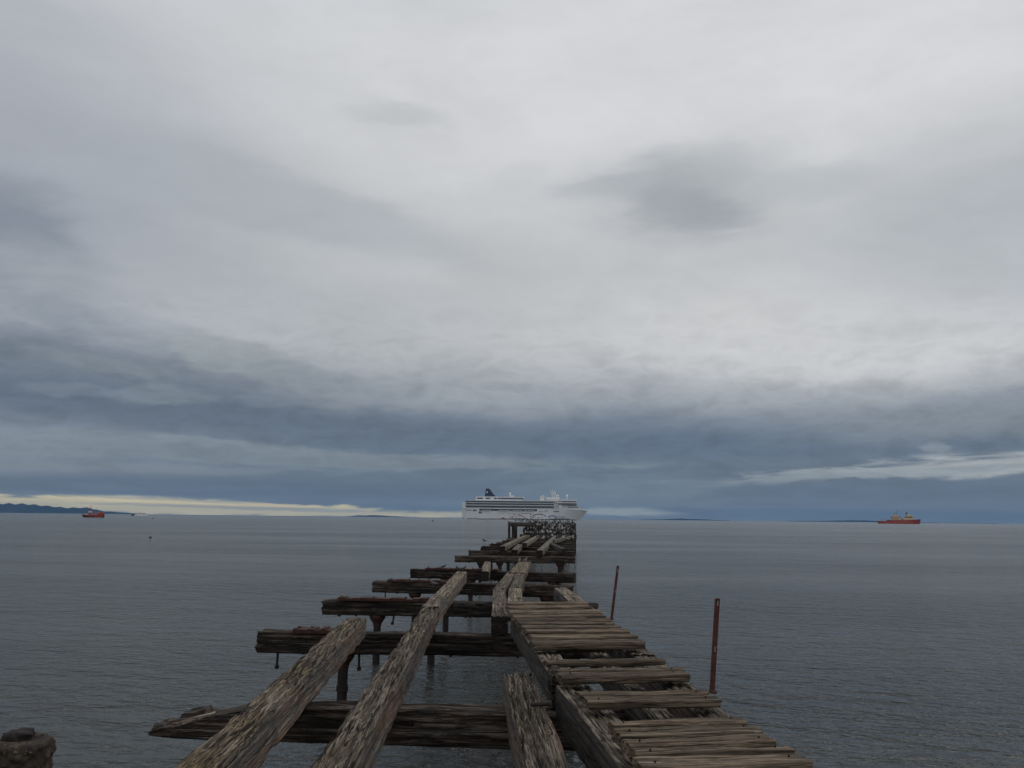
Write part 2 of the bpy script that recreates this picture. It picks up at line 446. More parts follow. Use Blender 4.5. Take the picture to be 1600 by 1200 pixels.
def timber_mesh(name, L, w, h, seed, dx, dp, crack=0.0, rough=0.006, rag=0.03, cut=None, round_=0.012, ckx=0.95, cky=23.0, sag=0.0, sidek=0.15):
    """weathered squared timber: local X along the grain, top at z = 0"""
    n = max(4, int(L / dx))
    xs = np.linspace(0, L, n + 1)
    per = []
    def edge(a, b, cnt, nrm):
        for i in range(cnt):
            t = (i + 0.5) / cnt
            per.append((a[0] + (b[0] - a[0]) * t, a[1] + (b[1] - a[1]) * t, nrm[0], nrm[1]))
    cw, ch = max(4, int(w / dp)), max(4, int(h / dp))
    cb = max(3, cw // 3)
    r = round_
    edge((-w / 2 + r, 0), (w / 2 - r, 0), cw, (0, 1))
    edge((w / 2, -r), (w / 2, -h + r), ch, (1, 0))
    edge((w / 2 - r, -h), (-w / 2 + r, -h), cb, (0, -1))
    edge((-w / 2, -h + r), (-w / 2, -r), ch, (-1, 0))
    per = np.array(per); m = len(per)
    XX = np.repeat(xs[:, None], m, 1)
    YY = np.repeat(per[None, :, 0], n + 1, 0).copy()
    ZZ = np.repeat(per[None, :, 1], n + 1, 0).copy()
    NY = per[None, :, 2]; NZ = per[None, :, 3]
    o = seed * 7.31
    lowf = gnoise(XX * 1.3 + o, YY * 5, ZZ * 5 + o) + 0.5 * gnoise(XX * 4 + o, YY * 12 + 3, ZZ * 12)
    d = -rough * np.clip(lowf + 0.3, -0.3, 2)
    if crack > 0:
        wob = 0.35 * gnoise(XX * 5 + o, YY * 8, ZZ * 8 + 5)
        a = gnoise(XX * ckx + o, YY * cky + wob * 1.2, ZZ * cky + o * 2)
        b2 = gnoise(XX * ckx * 1.6 + o + 9, YY * cky * 1.9 + wob * 3, ZZ * cky * 1.9 + o)
        cr = 1.25 * np.clip(1 - np.abs(a) / 0.24, 0, 1) ** 0.8 + 0.45 * np.clip(1 - np.abs(b2) / 0.16, 0, 1)
        tr = gnoise(XX * 11 + o, YY * 7 + 2, ZZ * 7)
        cr = cr + 0.35 * np.exp(-(tr / 0.05) ** 2) * (gnoise(XX * 2 + 4, YY * 9, ZZ * 9 + o) > 0.2)
        dens = np.clip(0.75 + 1.1 * gnoise(XX * 0.9 + o + 3, YY * 3, ZZ * 3), 0.25, 1.25)
        face = np.where(NZ > 0.5, 1.0, np.where(np.abs(NY) > 0.5, sidek, 0.2))
        d = d - crack * np.clip(cr, 0, 1.5) * dens * face
        d = d + 0.25 * crack * gnoise(XX * 4 + o, YY * 60, ZZ * 60) * face
    # worn arrises
    ed = np.minimum(np.abs(np.abs(YY) - w / 2), 1) + np.minimum(np.abs(ZZ), np.abs(ZZ + h))
    chip = np.clip(gnoise(XX * 3.1 + o, YY * 2, ZZ * 2 + 7) + 0.15, 0, 1) * np.exp(-ed / 0.03) * (0.015 + 0.5 * crack)
    YY += NY * d - np.sign(YY) * chip
    ZZ += NZ * d - np.where(ZZ > -h / 2, chip, -chip)
    # ragged ends
    endn = gnoise(YY * 16 + o, ZZ * 16, XX * 0 + o) + 0.6 * gnoise(YY * 45 + o, ZZ * 45, XX * 0 + 2)
    XX = np.clip(XX + np.where(XX < 0.2, (1 - XX / 0.2) * rag * (endn + 0.25), 0) - np.where(XX > L - 0.2, (1 - (L - XX) / 0.2) * rag * (endn + 0.25), 0), -0.1, L + 0.1)
    YY += 0.012 * gnoise(XX * 0.7 + o, XX * 0 + 1, XX * 0)
    ZZ += 0.010 * gnoise(XX * 0.8 + o, XX * 0 + 8, XX * 0) - sag * np.sin(np.pi * XX / L)
    if cut is not None: YY, ZZ = cut(XX, YY, ZZ)
    V = np.stack([XX, YY, ZZ], -1).reshape(-1, 3)
    i = np.arange(n)[:, None] * m; j = np.arange(m)[None, :]; j2 = (j + 1) % m
    Q = np.stack([i + j, i + m + j, i + m + j2, i + j2], -1).reshape(-1, 4)
    c0 = len(V)
    V = np.concatenate([V, [[V[:m, 0].mean() + 0.01, V[:m, 1].mean(), V[:m, 2].mean()], [V[-m:, 0].mean() - 0.01, V[-m:, 1].mean(), V[-m:, 2].mean()]]])
    T0 = np.stack([np.full(m, c0), np.arange(m), (np.arange(m) + 1) % m], -1)
    b0 = n * m
    T1 = np.stack([np.full(m, c0 + 1), b0 + (np.arange(m) + 1) % m, b0 + np.arange(m)], -1)
    me = bpy.data.meshes.new(name)
    me.vertices.add(len(V)); me.vertices.foreach_set('co', V.ravel())
    loops = np.concatenate([Q.ravel(), T0.ravel(), T1.ravel()])
    tot = np.concatenate([np.full(len(Q), 4), np.full(2 * m, 3)])
    start = np.concatenate([[0], np.cumsum(tot)[:-1]])
    me.loops.add(len(loops)); me.loops.foreach_set('vertex_index', loops)
    me.polygons.add(len(tot)); me.polygons.foreach_set('loop_start', start)
    try: me.polygons.foreach_set('loop_total', tot)
    except Exception: pass
    mi_ = np.zeros(len(tot), dtype=np.int32); mi_[len(Q):] = 1
    sidef = np.tile(np.abs(per[:, 2]) > 0.5, n); mi_[:len(Q)][sidef] = 2
    me['endcap'] = 1
    sm = np.ones(len(tot), dtype=bool); sm[len(Q):] = False
    me.polygons.foreach_set('use_smooth', sm)
    me.polygons.foreach_set('material_index', mi_)
    me.update(calc_edges=True)
    return me

def place_along(o, p0, p1, tilt=0.0):
    p0, p1 = Vector(p0), Vector(p1)
    x = (p1 - p0).normalized()
    z = Vector((0, 0, 1)); y = z.cross(x).normalized(); z = x.cross(y)
    M = Matrix((x, y, z)).transposed().to_4x4()
    M.translation = p0
    o.matrix_local = M @ Matrix.Rotation(tilt, 4, 'X')
    return o

# ------------------------------------------------------------------ materials
M = {}
M['stringer'] = wood('weathered_stringer_wood', (0.038, 0.030, 0.022), (0.165, 0.134, 0.100), (0.43, 0.37, 0.29), (0.13, 0.065, 0.03), 0.4, lichen=0.0, checks=0.95, spread=1.35)
M['lichen'] = wood('lichen_stringer_wood', (0.038, 0.030, 0.022), (0.155, 0.125, 0.092), (0.41, 0.35, 0.27), (0.13, 0.075, 0.03), 0.4, lichen=0.7, checks=0.95, spread=1.35)
M['beam'] = wood('tarred_beam_wood', (0.008, 0.007, 0.006), (0.036, 0.029, 0.023), (0.15, 0.138, 0.12), (0.13, 0.05, 0.018), 0.5)
M['plank'] = wood('deck_plank_wood', (0.032, 0.023, 0.016), (0.135, 0.103, 0.073), (0.36, 0.295, 0.215), (0.13, 0.058, 0.026), 0.5, checks=0.6, spread=1.5)
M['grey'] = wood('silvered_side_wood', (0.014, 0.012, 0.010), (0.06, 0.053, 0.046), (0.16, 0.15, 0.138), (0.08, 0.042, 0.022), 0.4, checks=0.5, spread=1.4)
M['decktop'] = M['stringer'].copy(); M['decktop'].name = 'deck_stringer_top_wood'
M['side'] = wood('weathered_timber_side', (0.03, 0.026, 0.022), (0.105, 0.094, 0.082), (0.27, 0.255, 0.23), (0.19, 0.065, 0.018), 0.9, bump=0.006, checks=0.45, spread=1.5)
M['pale'] = wood('bleached_loose_wood', (0.05, 0.042, 0.032), (0.17, 0.148, 0.118), (0.34, 0.305, 0.25), (0.2, 0.13, 0.08), 0.4)
M['endgrain'] = wood('dark_end_grain', (0.012, 0.01, 0.009), (0.035, 0.028, 0.023), (0.08, 0.068, 0.056), (0.06, 0.03, 0.018), 0.4)
M['rust'] = rust('rusted_iron')
M['rustpost'] = rust('rusted_post_steel', (0.075, 0.02, 0.012), (0.035, 0.011, 0.008), (0.13, 0.038, 0.022))
M['pile'] = rust('dark_corroded_iron', (0.014, 0.010, 0.008), (0.007, 0.005, 0.005), (0.035, 0.017, 0.012))
M['hole'] = paint('scraped_bare_metal', (0.35, 0.33, 0.3), 0.5)

# ------------------------------------------------------------------ sea
m, q, b = new_mat('sea_water')
b.inputs['Base Color'].default_value = (0.022, 0.024, 0.02, 1)
b.inputs['Roughness'].default_value = 0.16
b.inputs['IOR'].default_value = 1.333
t = q.n('ShaderNodeTexCoord').outputs['Object']
tr = q.mapping(t, rot=(0, 0, R(14)))
w1 = q.noise(q.mapping(tr, (0.8, 1.6, 1)), 1.0, 3, 0.55, 0.3)
w2 = q.noise(q.mapping(tr, (3.0, 5.0, 1)), 1.0, 3, 0.6, 0.6)
w3 = q.noise(q.mapping(tr, (10, 15, 1)), 1.0, 2, 0.5, 0.3)
w0 = q.noise(q.mapping(tr, (0.06, 0.2, 1)), 1.0, 3, 0.5)
gust = q.noise(q.mapping(t, (0.012, 0.05, 1)), 1.0, 4, 0.55)
gm = q.range(gust.outputs[0], 0.36, 0.64, 0.5, 1.25)
hh = q.m('ADD', q.m('MULTIPLY', w1.outputs[0], 0.33), q.m('MULTIPLY', w2.outputs[0], 0.18))
hh = q.m('ADD', hh, q.m('MULTIPLY', w3.outputs[0], 0.034))
hh = q.m('ADD', q.m('MULTIPLY', hh, gm), q.m('MULTIPLY', w0.outputs[0], 0.5))
bp = q.n('ShaderNodeBump'); bp.inputs['Strength'].default_value = 1.0; bp.inputs['Distance'].default_value = 1.0
q.put(bp.inputs['Height'], hh); q.put(b.inputs['Normal'], bp.outputs[0])
M['water'] = m
sea = MB()
W = 14000.0
sea.add([(-W, -300, 0), (W, -300, 0), (W, 13400, 0), (-W, 13400, 0)], [(0, 1, 2, 3)])
so = sea.build('sea_water', None, M['water'])
so.location = (0, 0, SEA)
structure(so)

# ------------------------------------------------------------------ hills on the horizon
m, q, b = new_mat('far_hill_ground')
t = q.n('ShaderNodeTexCoord').outputs['Object']
n = q.noise(t, 0.002, 6, 0.6)
q.put(b.inputs['Base Color'], q.ramp(n.outputs[0], [(0.35, (0.018, 0.028, 0.026)), (0.65, (0.035, 0.042, 0.036))]))
b.inputs['Roughness'].default_value = 0.95
b.inputs['Specular IOR Level'].default_value = 0.0
M['hill'] = m
def hills(name, prof, dist, deep=1500):
    """a ridge: profile = photo column and pixel height above the horizon"""
    us = np.arange(prof[0][0], prof[-1][0] + 0.1, 4.0)
    hs = np.interp(us, [p[0] for p in prof], [p[1] for p in prof])
    hs = hs + 0.25 * np.array([gnoise(np.array([u * 0.09]), np.array([0.3]), np.array([dist * .001]))[0] for u in us]) * (hs > 0.5)
    depth = [0, 0.12, 0.3, 0.6, 1.0, 1.5]; hk = [0.0, 0.45, 0.75, 0.93, 1.0, 0.0]
    rings = []
    for k, (d, f) in enumerate(zip(depth, hk)):
        row = []
        for u, hp in zip(us, hs):
            dr = ray(u, hor(u)); dr = Vector((dr.x, dr.y, 0)) / dr.y
            y = dist + d * deep
            zz = SEA + (hp / F * y * f * (1 + 0.08 * math.sin(u * 0.31 + k)) if f > 0 else -3.0)
            row.append((dr.x * y, y, zz))
        rings.append(row)
    vs = [p for r in rings for p in r]; nn = len(us)
    fs = [(k * nn + i, k * nn + i + 1, (k + 1) * nn + i + 1, (k + 1) * nn + i) for k in range(len(rings) - 1) for i in range(nn - 1)]
    mb = MB(); mb.add(vs, fs)
    return structure(mb.build(name, None, M['hill'], smooth=True))
hills('hills', [(-260, 9), (-180, 14), (-90, 12), (0, 14), (40, 13.5), (70, 11.2), (105, 8.4), (125, 9.2), (138, 8.8), (160, 4), (190, 2.4), (235, 0.2)], 11000)
hills('hills', [(540, 0.3), (565, 2.0), (590, 2.6), (612, 1.4), (640, 0.2)], 12700, 400)
hills('hills', [(1000, 0.4), (1040, 1.2), (1062, 2.5), (1085, 2.0), (1110, 1.2), (1140, 0.5)], 12700, 400)
hills('hills', [(1230, 0.6), (1290, 1.4), (1320, 2.6), (1350, 2.8), (1380, 2.0), (1410, 1.0), (1470, 0.6), (1560, 0.6)], 12700, 400)

# ------------------------------------------------------------------ haze
m = bpy.data.materials.new('sea_haze'); m.use_nodes = True
m.node_tree.nodes.clear(); q = G(m.node_tree)
out = q.n('ShaderNodeOutputMaterial'); pv = q.n('ShaderNodeVolumePrincipled')
pv.inputs['Color'].default_value = (0.2, 0.41, 0.74, 1)
pv.inputs['Density'].default_value = 4.4e-5
pv.inputs['Anisotropy'].default_value = 0.0
m.node_tree.links.new(pv.outputs[0], out.inputs['Volume'])
hz = MB(); hz.box(-W - 300, W + 300, -600, 13700, SEA - 1.5, 165)
ho = hz.build('haze', None, m)
structure(ho, 'stuff')

# ------------------------------------------------------------------ the pier
pier = thing('ruined_pier', 'derelict timber pier with bare beams and missing deck planks running out to sea', 'pier', (0, 0, SEA))
def zp(z): return z - SEA     # into the pier's own space
def part(name, mesh, mat, p0, p1, tilt=0.0, parent=None, owner=None):
    o = new_obj(name, mesh, pier if owner is None else owner, mat)
    if owner is None:
        p0 = Vector((p0[0], p0[1], zp(p0[2]))); p1 = Vector((p1[0], p1[1], zp(p1[2])))
    return place_along(o, p0, p1, tilt)

BW, BH = 0.22 * H, 0.185 * H     # cross beams
beam_px = [((232, 1100), (1015, 1120)), ((400, 987), (985, 996)), ((502, 937), (935, 943.5)), ((581, 907.5), (894, 915.5)),
           ((640, 888.5), (897, 896)), ((710, 867.8), (899, 870)), ((732, 860), (898.5, 861.2))]
beams = []
for a, c in beam_px:
    beams.append((P(*a, -H), P(*c, -H)))
# the further bents: same spacing on, ends read off the photo
y7 = beams[-1][1].y
sp = 3.0 * H
far_left = [750.5, 764.5, 775.5, 784.5, 791]
for k, ul in enumerate(far_left):
    y = y7 + sp * (k + 1)
    def at(u, y=y):
        v = 845.0
        for _ in range(30):
            p = P(u, v, -H); v += (p.y - y) / (y * y) * F * H
        return P(u, v, -H)
    beams.append((at(ul), at(899)))

def broken_cut(L):
    def f(XX, YY, ZZ):
        # the left end has split away to a long splintered tongue
        t = np.clip(XX / (0.235 * L), 0, 1)
        top = -BH * (0.70 - 0.70 * t) - 0.05 * H * gnoise(XX * 5, YY * 9, XX * 0 + 2) * (1 - t)
        stp = np.where((XX > 0.05 * L) & (XX < 0.10 * L), 0.045, 0) * (YY > 0)
        bot = -BH * (0.86 + 0.14 * np.clip(XX / (0.08 * L), 0, 1))
        ZZ = np.maximum(np.minimum(ZZ, top + stp), bot)
        return YY, ZZ
    return f

beam_obj = []
for k, (a, c) in enumerate(beams):
    d = (c - a).normalized(); nrm = Vector((-d.y, d.x, 0)).normalized()   # away from the camera
    off = nrm * (BW / 2)
    L = (c - a).length
    near = k < 2
    dx = (0.018, 0.022, 0.03, 0.045, 0.05)[k] if k < 5 else 0.09
    dp = (0.012, 0.014, 0.018, 0.026, 0.03)[k] if k < 5 else 0.06
    me = timber_mesh('cross_beam', L, BW, BH, 3 + k, dx, dp, crack=0.02 if k < 5 else 0.008, rough=0.012, rag=0.05, cky=13.0, ckx=0.9, sidek=0.8,
                     cut=broken_cut(L) if k == 0 else None)
    o = part('cross_beam', me, M['beam'], a + off, c + off)
    if k == 0: o['label'] = 'cross beam with its left end split to a splintered tongue'
    beam_obj.append((o, L))
# a loose splinter still attached to the broken beam
a, c = beams[0]
o0, L0 = beam_obj[0]
for (x0, x1, y, z0, z1, w) in ((0.10, 0.62, -0.05, -0.2, -0.06, 0.09), (0.25, 1.0, 0.1, -0.17, -0.02, 0.07), (0.9, 1.45, -0.1, -0.07, 0.03, 0.12)):
    me = timber_mesh('splinter', x1 - x0, w, 0.05, int(x0 * 50) + 2, 0.02, 0.012, crack=0.008, rag=0.09)
    sp_o = new_obj('splinter', me, o0, M['stringer'])
    place_along(sp_o, (x0, y, z0), (x1, y, z1))

# rust plates on the left ends of the cross beams, bolts through them
for k, (s0, s1) in {1: (0.10, 0.235), 2: (0.06, 0.44), 3: (0.08, 0.40), 4: (0.10, 0.55), 7: (0.02, 0.32), 8: (0.02, 0.32)}.items():
    o, L = beam_obj[k]
    mb = MB()
    n = 14
    for i in range(n):
        xa, xb = L * (s0 + (s1 - s0) * i / n), L * (s0 + (s1 - s0) * (i + 1) / n)
        zt = 0.045 + 0.012 * math.sin(i * 1.7 + k) + 0.006 * math.sin(i * 4.1)
        mb.box(xa, xb + 0.002, -BW / 2 - 0.006 - 0.002 * (i % 3), BW * 0.25 + 0.01 * (i % 2), -0.012, zt)
    mb.build('rust_plate', o, M['rust'])
    for s in np.linspace(s0 + 0.01, s1 - 0.02, 4):
        bb = MB(); bb.lathe([(0.018, 0.0), (0.028, 0.02), (0.022, 0.04), (0.012, 0.045)], (L * s, -BW * 0.15, 0.03), 8)
        bb.build('bolt_head', o, M['rust'])
# short bolts under the beams
for k in (1, 2, 3, 4, 5):
    o, L = beam_obj[k]
    for s in (0.12, 0.2, 0.43, 0.52, 0.7):
        bb = MB(); bb.tube((L * s, 0.02, -BH + 0.02), (L * s + 0.01, 0.02, -BH - 0.03), 0.022, n=8)
        bb.build('bolt_end', o, M['pile'])

# hanging drift bolts
def hang(u, v0, v1, k, du=0.0):
    o, L = beam_obj[k]
    y = (beams[k][0].y + beams[k][1].y) / 2 + BW / 2
    p0, p1 = PY(u, v0 - 6, y), PY(u + du, v1, y)
    mb = MB(); mb.tube((p0.x, p0.y, zp(p0.z)), (p1.x, p1.y, zp(p1.z)), 0.017, n=8)
    mb.tube((p1.x, p1.y, zp(p1.z) + 0.03), (p1.x, p1.y, zp(p1.z) - 0.015), 0.034, 0.03, n=8)
    mb.build('hanging_bolt', pier, M['pile'])
hang(434.5, 1021, 1043, 1, -2)
hang(561, 1026, 1046, 1, 0)
hang(617, 961, 975, 2, -4)
hang(602, 927, 935, 3, 0)
hang(530, 957, 962, 2, 0)
hang(655, 902, 906, 4, 0)

# iron screw piles with flared caps
def pile(k, s, r=0.044 * H):
    a, c = beams[k]
    d = (c - a).normalized(); nrm = Vector((-d.y, d.x, 0))
    p = a + (c - a) * s + nrm * (BW / 2)
    top = zp(-H - BH)
    mb = MB()
    j = 0.004 * math.sin(k * 3 + s * 9)
    mb.lathe([(r, -2.2), (r, top - 0.55), (r * 1.18, top - 0.54), (r * 1.18, top - 0.46), (r, top - 0.45), (r * 1.02, top - 0.22)], (p.x + j, p.y, 0), 14)
    po = mb.build('pile', pier, M['pile'], smooth=False)
    cp = MB()
    cp.lathe([(r * 1.02, top - 0.24), (r * 1.25, top - 0.15), (r * 2.0, top - 0.07), (r * 2.2, top - 0.045), (r * 2.2, top + 0.012)], (p.x + j, p.y, 0), 16)
    cp.build('pile_cap', po, M['rust'])
for k in range(len(beams)):
    sl = {1: (0.232, 0.84), 0: (0.93,), 2: (0.20, 0.40, 0.84)}.get(k, (0.215, 0.375, 0.87))
    for s in sl: pile(k, s)

# long timbers -------------------------------------------------------
SW, SH = 0.17 * H, 0.172 * H
ZS = -0.83 * H
def long_timber(name, uv0, uv1, z=ZS, w=SW, h=SH, mat='stringer', seed=1, dx=0.016, dp=0.007, crack=0.022, z1=None, tilt=0.0, **kw):
    p0 = P(*uv0, z); p1 = P(*uv1, z if z1 is None else z1)
    L = (p1 - p0).length
    me = timber_mesh(name, L, w, h, seed, dx, dp, crack=crack, **kw)
    return part(name, me, M[mat], p0, p1, tilt)

o = long_timber('stringer', (268, 1235), (558, 962), mat='lichen', seed=21, dx=0.014, dp=0.0055, crack=0.05, rough=0.014, rag=0.12)
o['label'] = 'left stringer with ochre lichen at its far end'
long_timber('stringer', (494, 1235), (680, 936), mat='stringer', w=0.155 * H, seed=22, dx=0.014, dp=0.0055, crack=0.048, rough=0.012, rag=0.10)
long_timber('stringer', (672, 947), (722, 892), mat='stringer', seed=23, dx=0.03, dp=0.012, crack=0.02, rough=0.015, rag=0.08)
# twin stringers in the middle distance
long_timber('stringer', (781, 961), (780, 919), w=0.15 * H, seed=24, dx=0.025, dp=0.010, crack=0.022, rag=0.03)
long_timber('stringer', (780.5, 918.5), (800, 893), w=0.15 * H, seed=25, dx=0.03, dp=0.014, crack=0.02, rag=0.04)
long_timber('stringer', (805.5, 943), (805, 917.5), w=0.16 * H, seed=26, dx=0.025, dp=0.010, crack=0.022, rag=0.03)
long_timber('stringer', (805.5, 917), (814, 893), w=0.15 * H, seed=27, dx=0.03, dp=0.014, crack=0.02, rag=0.06)
long_timber('stringer', (808, 894), (820, 877), z=ZS + 0.02, w=0.26 * H, h=0.12 * H, mat='lichen', seed=28, dx=0.05, dp=0.02, crack=0.02, rag=0.08)
# the short stringer running back under the photographer
o = long_timber('stringer', (862, 1215), (809, 1048), w=0.165 * H, h=0.19 * H, mat='stringer', seed=29, dx=0.012, dp=0.0055, crack=0.055, rough=0.01, rag=0.03, ckx=0.8, cky=23)
o['label'] = 'short deeply cracked stringer ending in the foreground'
pn = MB(); pn.tube((0, 0, 0), (0.14, -0.01, 0.01), 0.016, n=10); pn.tube((0.138, -0.01, 0.01), (0.158, -0.0115, 0.0115), 0.024, n=10)
pin = pn.build('iron_pin', pier, M['pile'])
pp = P(829, 1101, ZS + 0.02); pin.location = (pp.x, pp.y, zp(pp.z))

# deck stringers
long_timber('deck_stringer', (884, 1056), (811, 962), mat='decktop', seed=31, dx=0.018, dp=0.008, crack=0.018, rag=0.05, w=0.15 * H)
o = long_timber('deck_stringer', (1030, 1218), (893, 1068), z=ZS - 0.01, mat='decktop', seed=32, dx=0.014, dp=0.007, crack=0.015, rag=0.05, w=0.17 * H, h=0.2 * H)
long_timber('deck_stringer', (1235, 1215), (1008, 1024), mat='stringer', seed=33, dx=0.016, dp=0.008, crack=0.022, w=0.15 * H)
long_timber('deck_stringer', (1004, 1021), (876, 917), mat='decktop', seed=34, dx=0.025, dp=0.012, crack=0.02, rag=0.08, w=0.17 * H)
long_timber('deck_stringer', (1130, 1210), (935, 1018), z=ZS - 0.05, mat='decktop', seed=35, dx=0.02, dp=0.01, crack=0.02, w=0.12 * H, h=0.14 * H)
# rotten round stub where the two left deck stringers meet
st_ = MB(); st_.lathe([(0.03, -0.14), (0.06, -0.12), (0.085, -0.03), (0.07, 0.07), (0.03, 0.10)], (0, 0, 0), 14, sx=0.8)
so_ = st_.build('rotten_stub', pier, M['grey'], smooth=True)
pp = P(866, 1057, ZS - 0.03); so_.location = (pp.x, pp.y, zp(pp.z))

# deck planks: (front-left pixel, front-right pixel, back edge rise in pixels, top height, thickness)
ZD = -0.77 * H
planks = [
    ((793, 942), (921, 942), 3.5, 0.0, .05), ((795, 948.5), (926, 947), 3.6, 0.012, .055), ((796, 955.5), (942, 955), 4.0, 0.02, .055),
    ((801, 962.5), (948, 962), 4.0, 0.0, .05), ((807, 968.3), (958, 968), 4.2, 0.005, .05), ((811, 973.5), (961, 972.5), 3.6, -0.004, .05),
    ((816, 979), (972, 979.5), 4.4, 0.012, .055), ((822, 985), (985, 985), 4.6, 0.0, .05), ((829, 993.5), (998, 994), 5.6, 0.006, .055),
    ((833, 1005), (1010, 1003), 7.5, 0.01, .05),
    ((855, 1034.5), (1041, 1031), 6.5, 0.0, .034), ((871, 1047), (1071, 1045), 4.0, -0.012, .036), ((878, 1057), (1080, 1052), 9.0, 0.0, .047),
    ((904, 1084), (1111, 1082), 6.6, -0.006, .036), ((918, 1094.5), (1128, 1091), 9.0, 0.004, .042),
    ((956, 1131), (1172, 1126), 9.5, -0.004, .053), ((968, 1147), (1195, 1140), 13.0, 0.006, .053), ((984, 1164), (1215, 1154), 13.5, 0.0, .053),
    ((994, 1175), (1243, 1169), 9.0, -0.006, .053), ((1004, 1198), (1274, 1189), 19.0, 0.01, .055), ((1016, 1224), (1308, 1214), 20.0, 0.004, .053)]
for i, (a, c, bk, dz, th) in enumerate(planks):
    z = ZD + dz
    pa, pc = P(*a, z), P(*c, z)
    pb = P((a[0] + c[0]) / 2, (a[1] + c[1]) / 2 - bk, z)
    mid = (pa + pc) / 2
    d = (pc - pa).normalized(); nrm = Vector((-d.y, d.x, 0))
    w = max(0.10, (pb - mid).dot(nrm)) * (0.93 if a[1] > 1025 else 0.88)
    off = nrm * (w / 2)
    L = (pc - pa).length
    near = a[1] > 1025
    th_m = th * H
    me = timber_mesh('plank', L, w, th_m, 60 + i, 0.012 if near else 0.03, 0.006 if near else 0.011, crack=0.009 if near else 0.007,
                     rough=0.012, rag=0.022, cky=17, ckx=1.0, round_=0.012, sidek=0.6)
    po = part('plank', me, M['plank'], pa + off, pc + off, tilt=random.uniform(-0.02, 0.02))
    if near:
        for s in (0.1, 0.9):
            nb = MB(); nb.lathe([(0.005, -0.01), (0.007, 0.003), (0.004, 0.005)], (L * s, random.uniform(-0.2, 0.2) * w, 0.0), 8)
            nb.build('nail_head', po, M['pile'])

# stub of a stringer left on the fifth beam and timbers on the far bents
long_timber('loose_end', (758.5, 892), (762, 877), w=0.13 * H, mat='stringer', seed=41, dx=0.05, dp=0.02, crack=0.015, z=ZS - 0.02)
FT = [((785, 853), (829.5, 832), SW, SH), ((819, 848), (844, 834.5), 0.19 * H, SH), ((804, 858.5), (812, 850), 0.17 * H, SH),
      ((843, 859.5), (868, 836.5), 0.18 * H, SH), ((863, 843.2), (897, 835.5), 0.16 * H, SH), ((812, 840), (838, 833), 0.14 * H, SH)]
for i, (a, c, w, h) in enumerate(FT):
    long_timber('stringer', a, c, w=w, h=h, mat='pale', seed=45 + i, dx=0.12, dp=0.03, crack=0.02, rag=0.12)
# a timber that has slipped off and leans between two beams
p0 = P(861, 848, ZS); p1 = P(881, 857, -0.90 * H)
me = timber_mesh('fallen_timber', (p1 - p0).length, 0.16 * H, 0.16 * H, 57, 0.08, 0.03, crack=0.015, rag=0.06)
ft = new_obj('fallen_timber', me, None, M['grey']); place_along(ft, p0, p1)
tag(ft, 'fallen grey timber leaning askew across the far beams of the pier', 'timber')

# ------------------------------------------------------------------ pier head with its tiers of beams
YH = beams[-1][1].y + 1.2 * H
head = thing('pier_head', 'dark timber frame at the far end of the pier, crowded with seabirds', 'pier head', (0, YH, SEA))
def hx(u, y): return PY(u, 838, y).x
def hbox(name, u0, u1, y0, y1, z0, z1, mat, seed):
    xa, xb = hx(u0, YH), hx(u1, YH)
    L = xb - xa
    me = timber_mesh(name, L, y1 - y0, (z1 - z0), seed, 0.15, 0.05, crack=0.015, rag=0.06)
    o = new_obj(name, me, head, M[mat])
    place_along(o, (xa, (y0 + y1) / 2, zp(z1)), (xb, (y0 + y1) / 2, zp(z1)))
    return o
def hpost(u0, u1, y0, z0, z1, mat, seed):
    xa, xb = hx(u0, YH), hx(u1, YH)
    me = timber_mesh('post', z1 - z0, xb - xa, 0.3, seed, 0.12, 0.05, crack=0.015, rag=0.03)
    o = new_obj('post', me, head, M[mat])
    o.matrix_local = Matrix(((0, 1, 0, (xa + xb) / 2), (0, 0, -1, y0), (-1, 0, 0, zp(z1)), (0, 0, 0, 1)))
    return o
hpost(793.6, 797.4, 0.0, -1.9 * H, -0.17 * H, 'beam', 70)
hpost(799.5, 808.5, 2.5, -1.9 * H, -0.40 * H, 'beam', 71)
hpost(897, 900.3, 0.0, -1.9 * H, -0.22 * H, 'beam', 72)
hpost(846, 849.5, 1.5, -1.9 * H, -0.42 * H, 'beam', 73)
hbox('top_beam', 797.4, 838, 0.0, 0.5, -0.42 * H, -0.20 * H, 'grey', 74)
hbox('tier_beam', 812, 899.5, -1.2, -0.7, -1.0 * H, -0.78 * H, 'beam', 75)
hbox('tier_beam', 818, 899.5, 1.2, 1.8, -0.86 * H, -0.62 * H, 'beam', 76)
hbox('tier_beam', 820, 899.5, 3.2, 3.8, -0.72 * H, -0.48 * H, 'beam', 77)
hbox('tier_beam', 822, 899.5, 5.4, 6.0, -0.60 * H, -0.36 * H, 'beam', 78)
hbox('cap_beam', 793, 900, -0.3, 0.3, -1.19 * H, -1.0 * H, 'beam', 79)
for u in (797, 838, 893):
    xa = hx(u, YH)
    mb = MB(); mb.lathe([(0.1, -2.2), (0.1, zp(-1.0 * H))], (xa, 3.5, 0), 12); mb.build('pile', head, M['pile'])
# fore-and-aft bearers carry the tiers
for u in (830, 862, 888):
    xa = hx(u, YH)
    me = timber_mesh('bearer', 8.0, 0.28, 0.3, int(u), 0.2, 0.06, crack=0.01)
    o = new_obj('bearer', me, head, M['beam'])
    place_along(o, (xa, -1.5, zp(-0.95 * H)), (xa, 6.5, zp(-0.60 * H)))

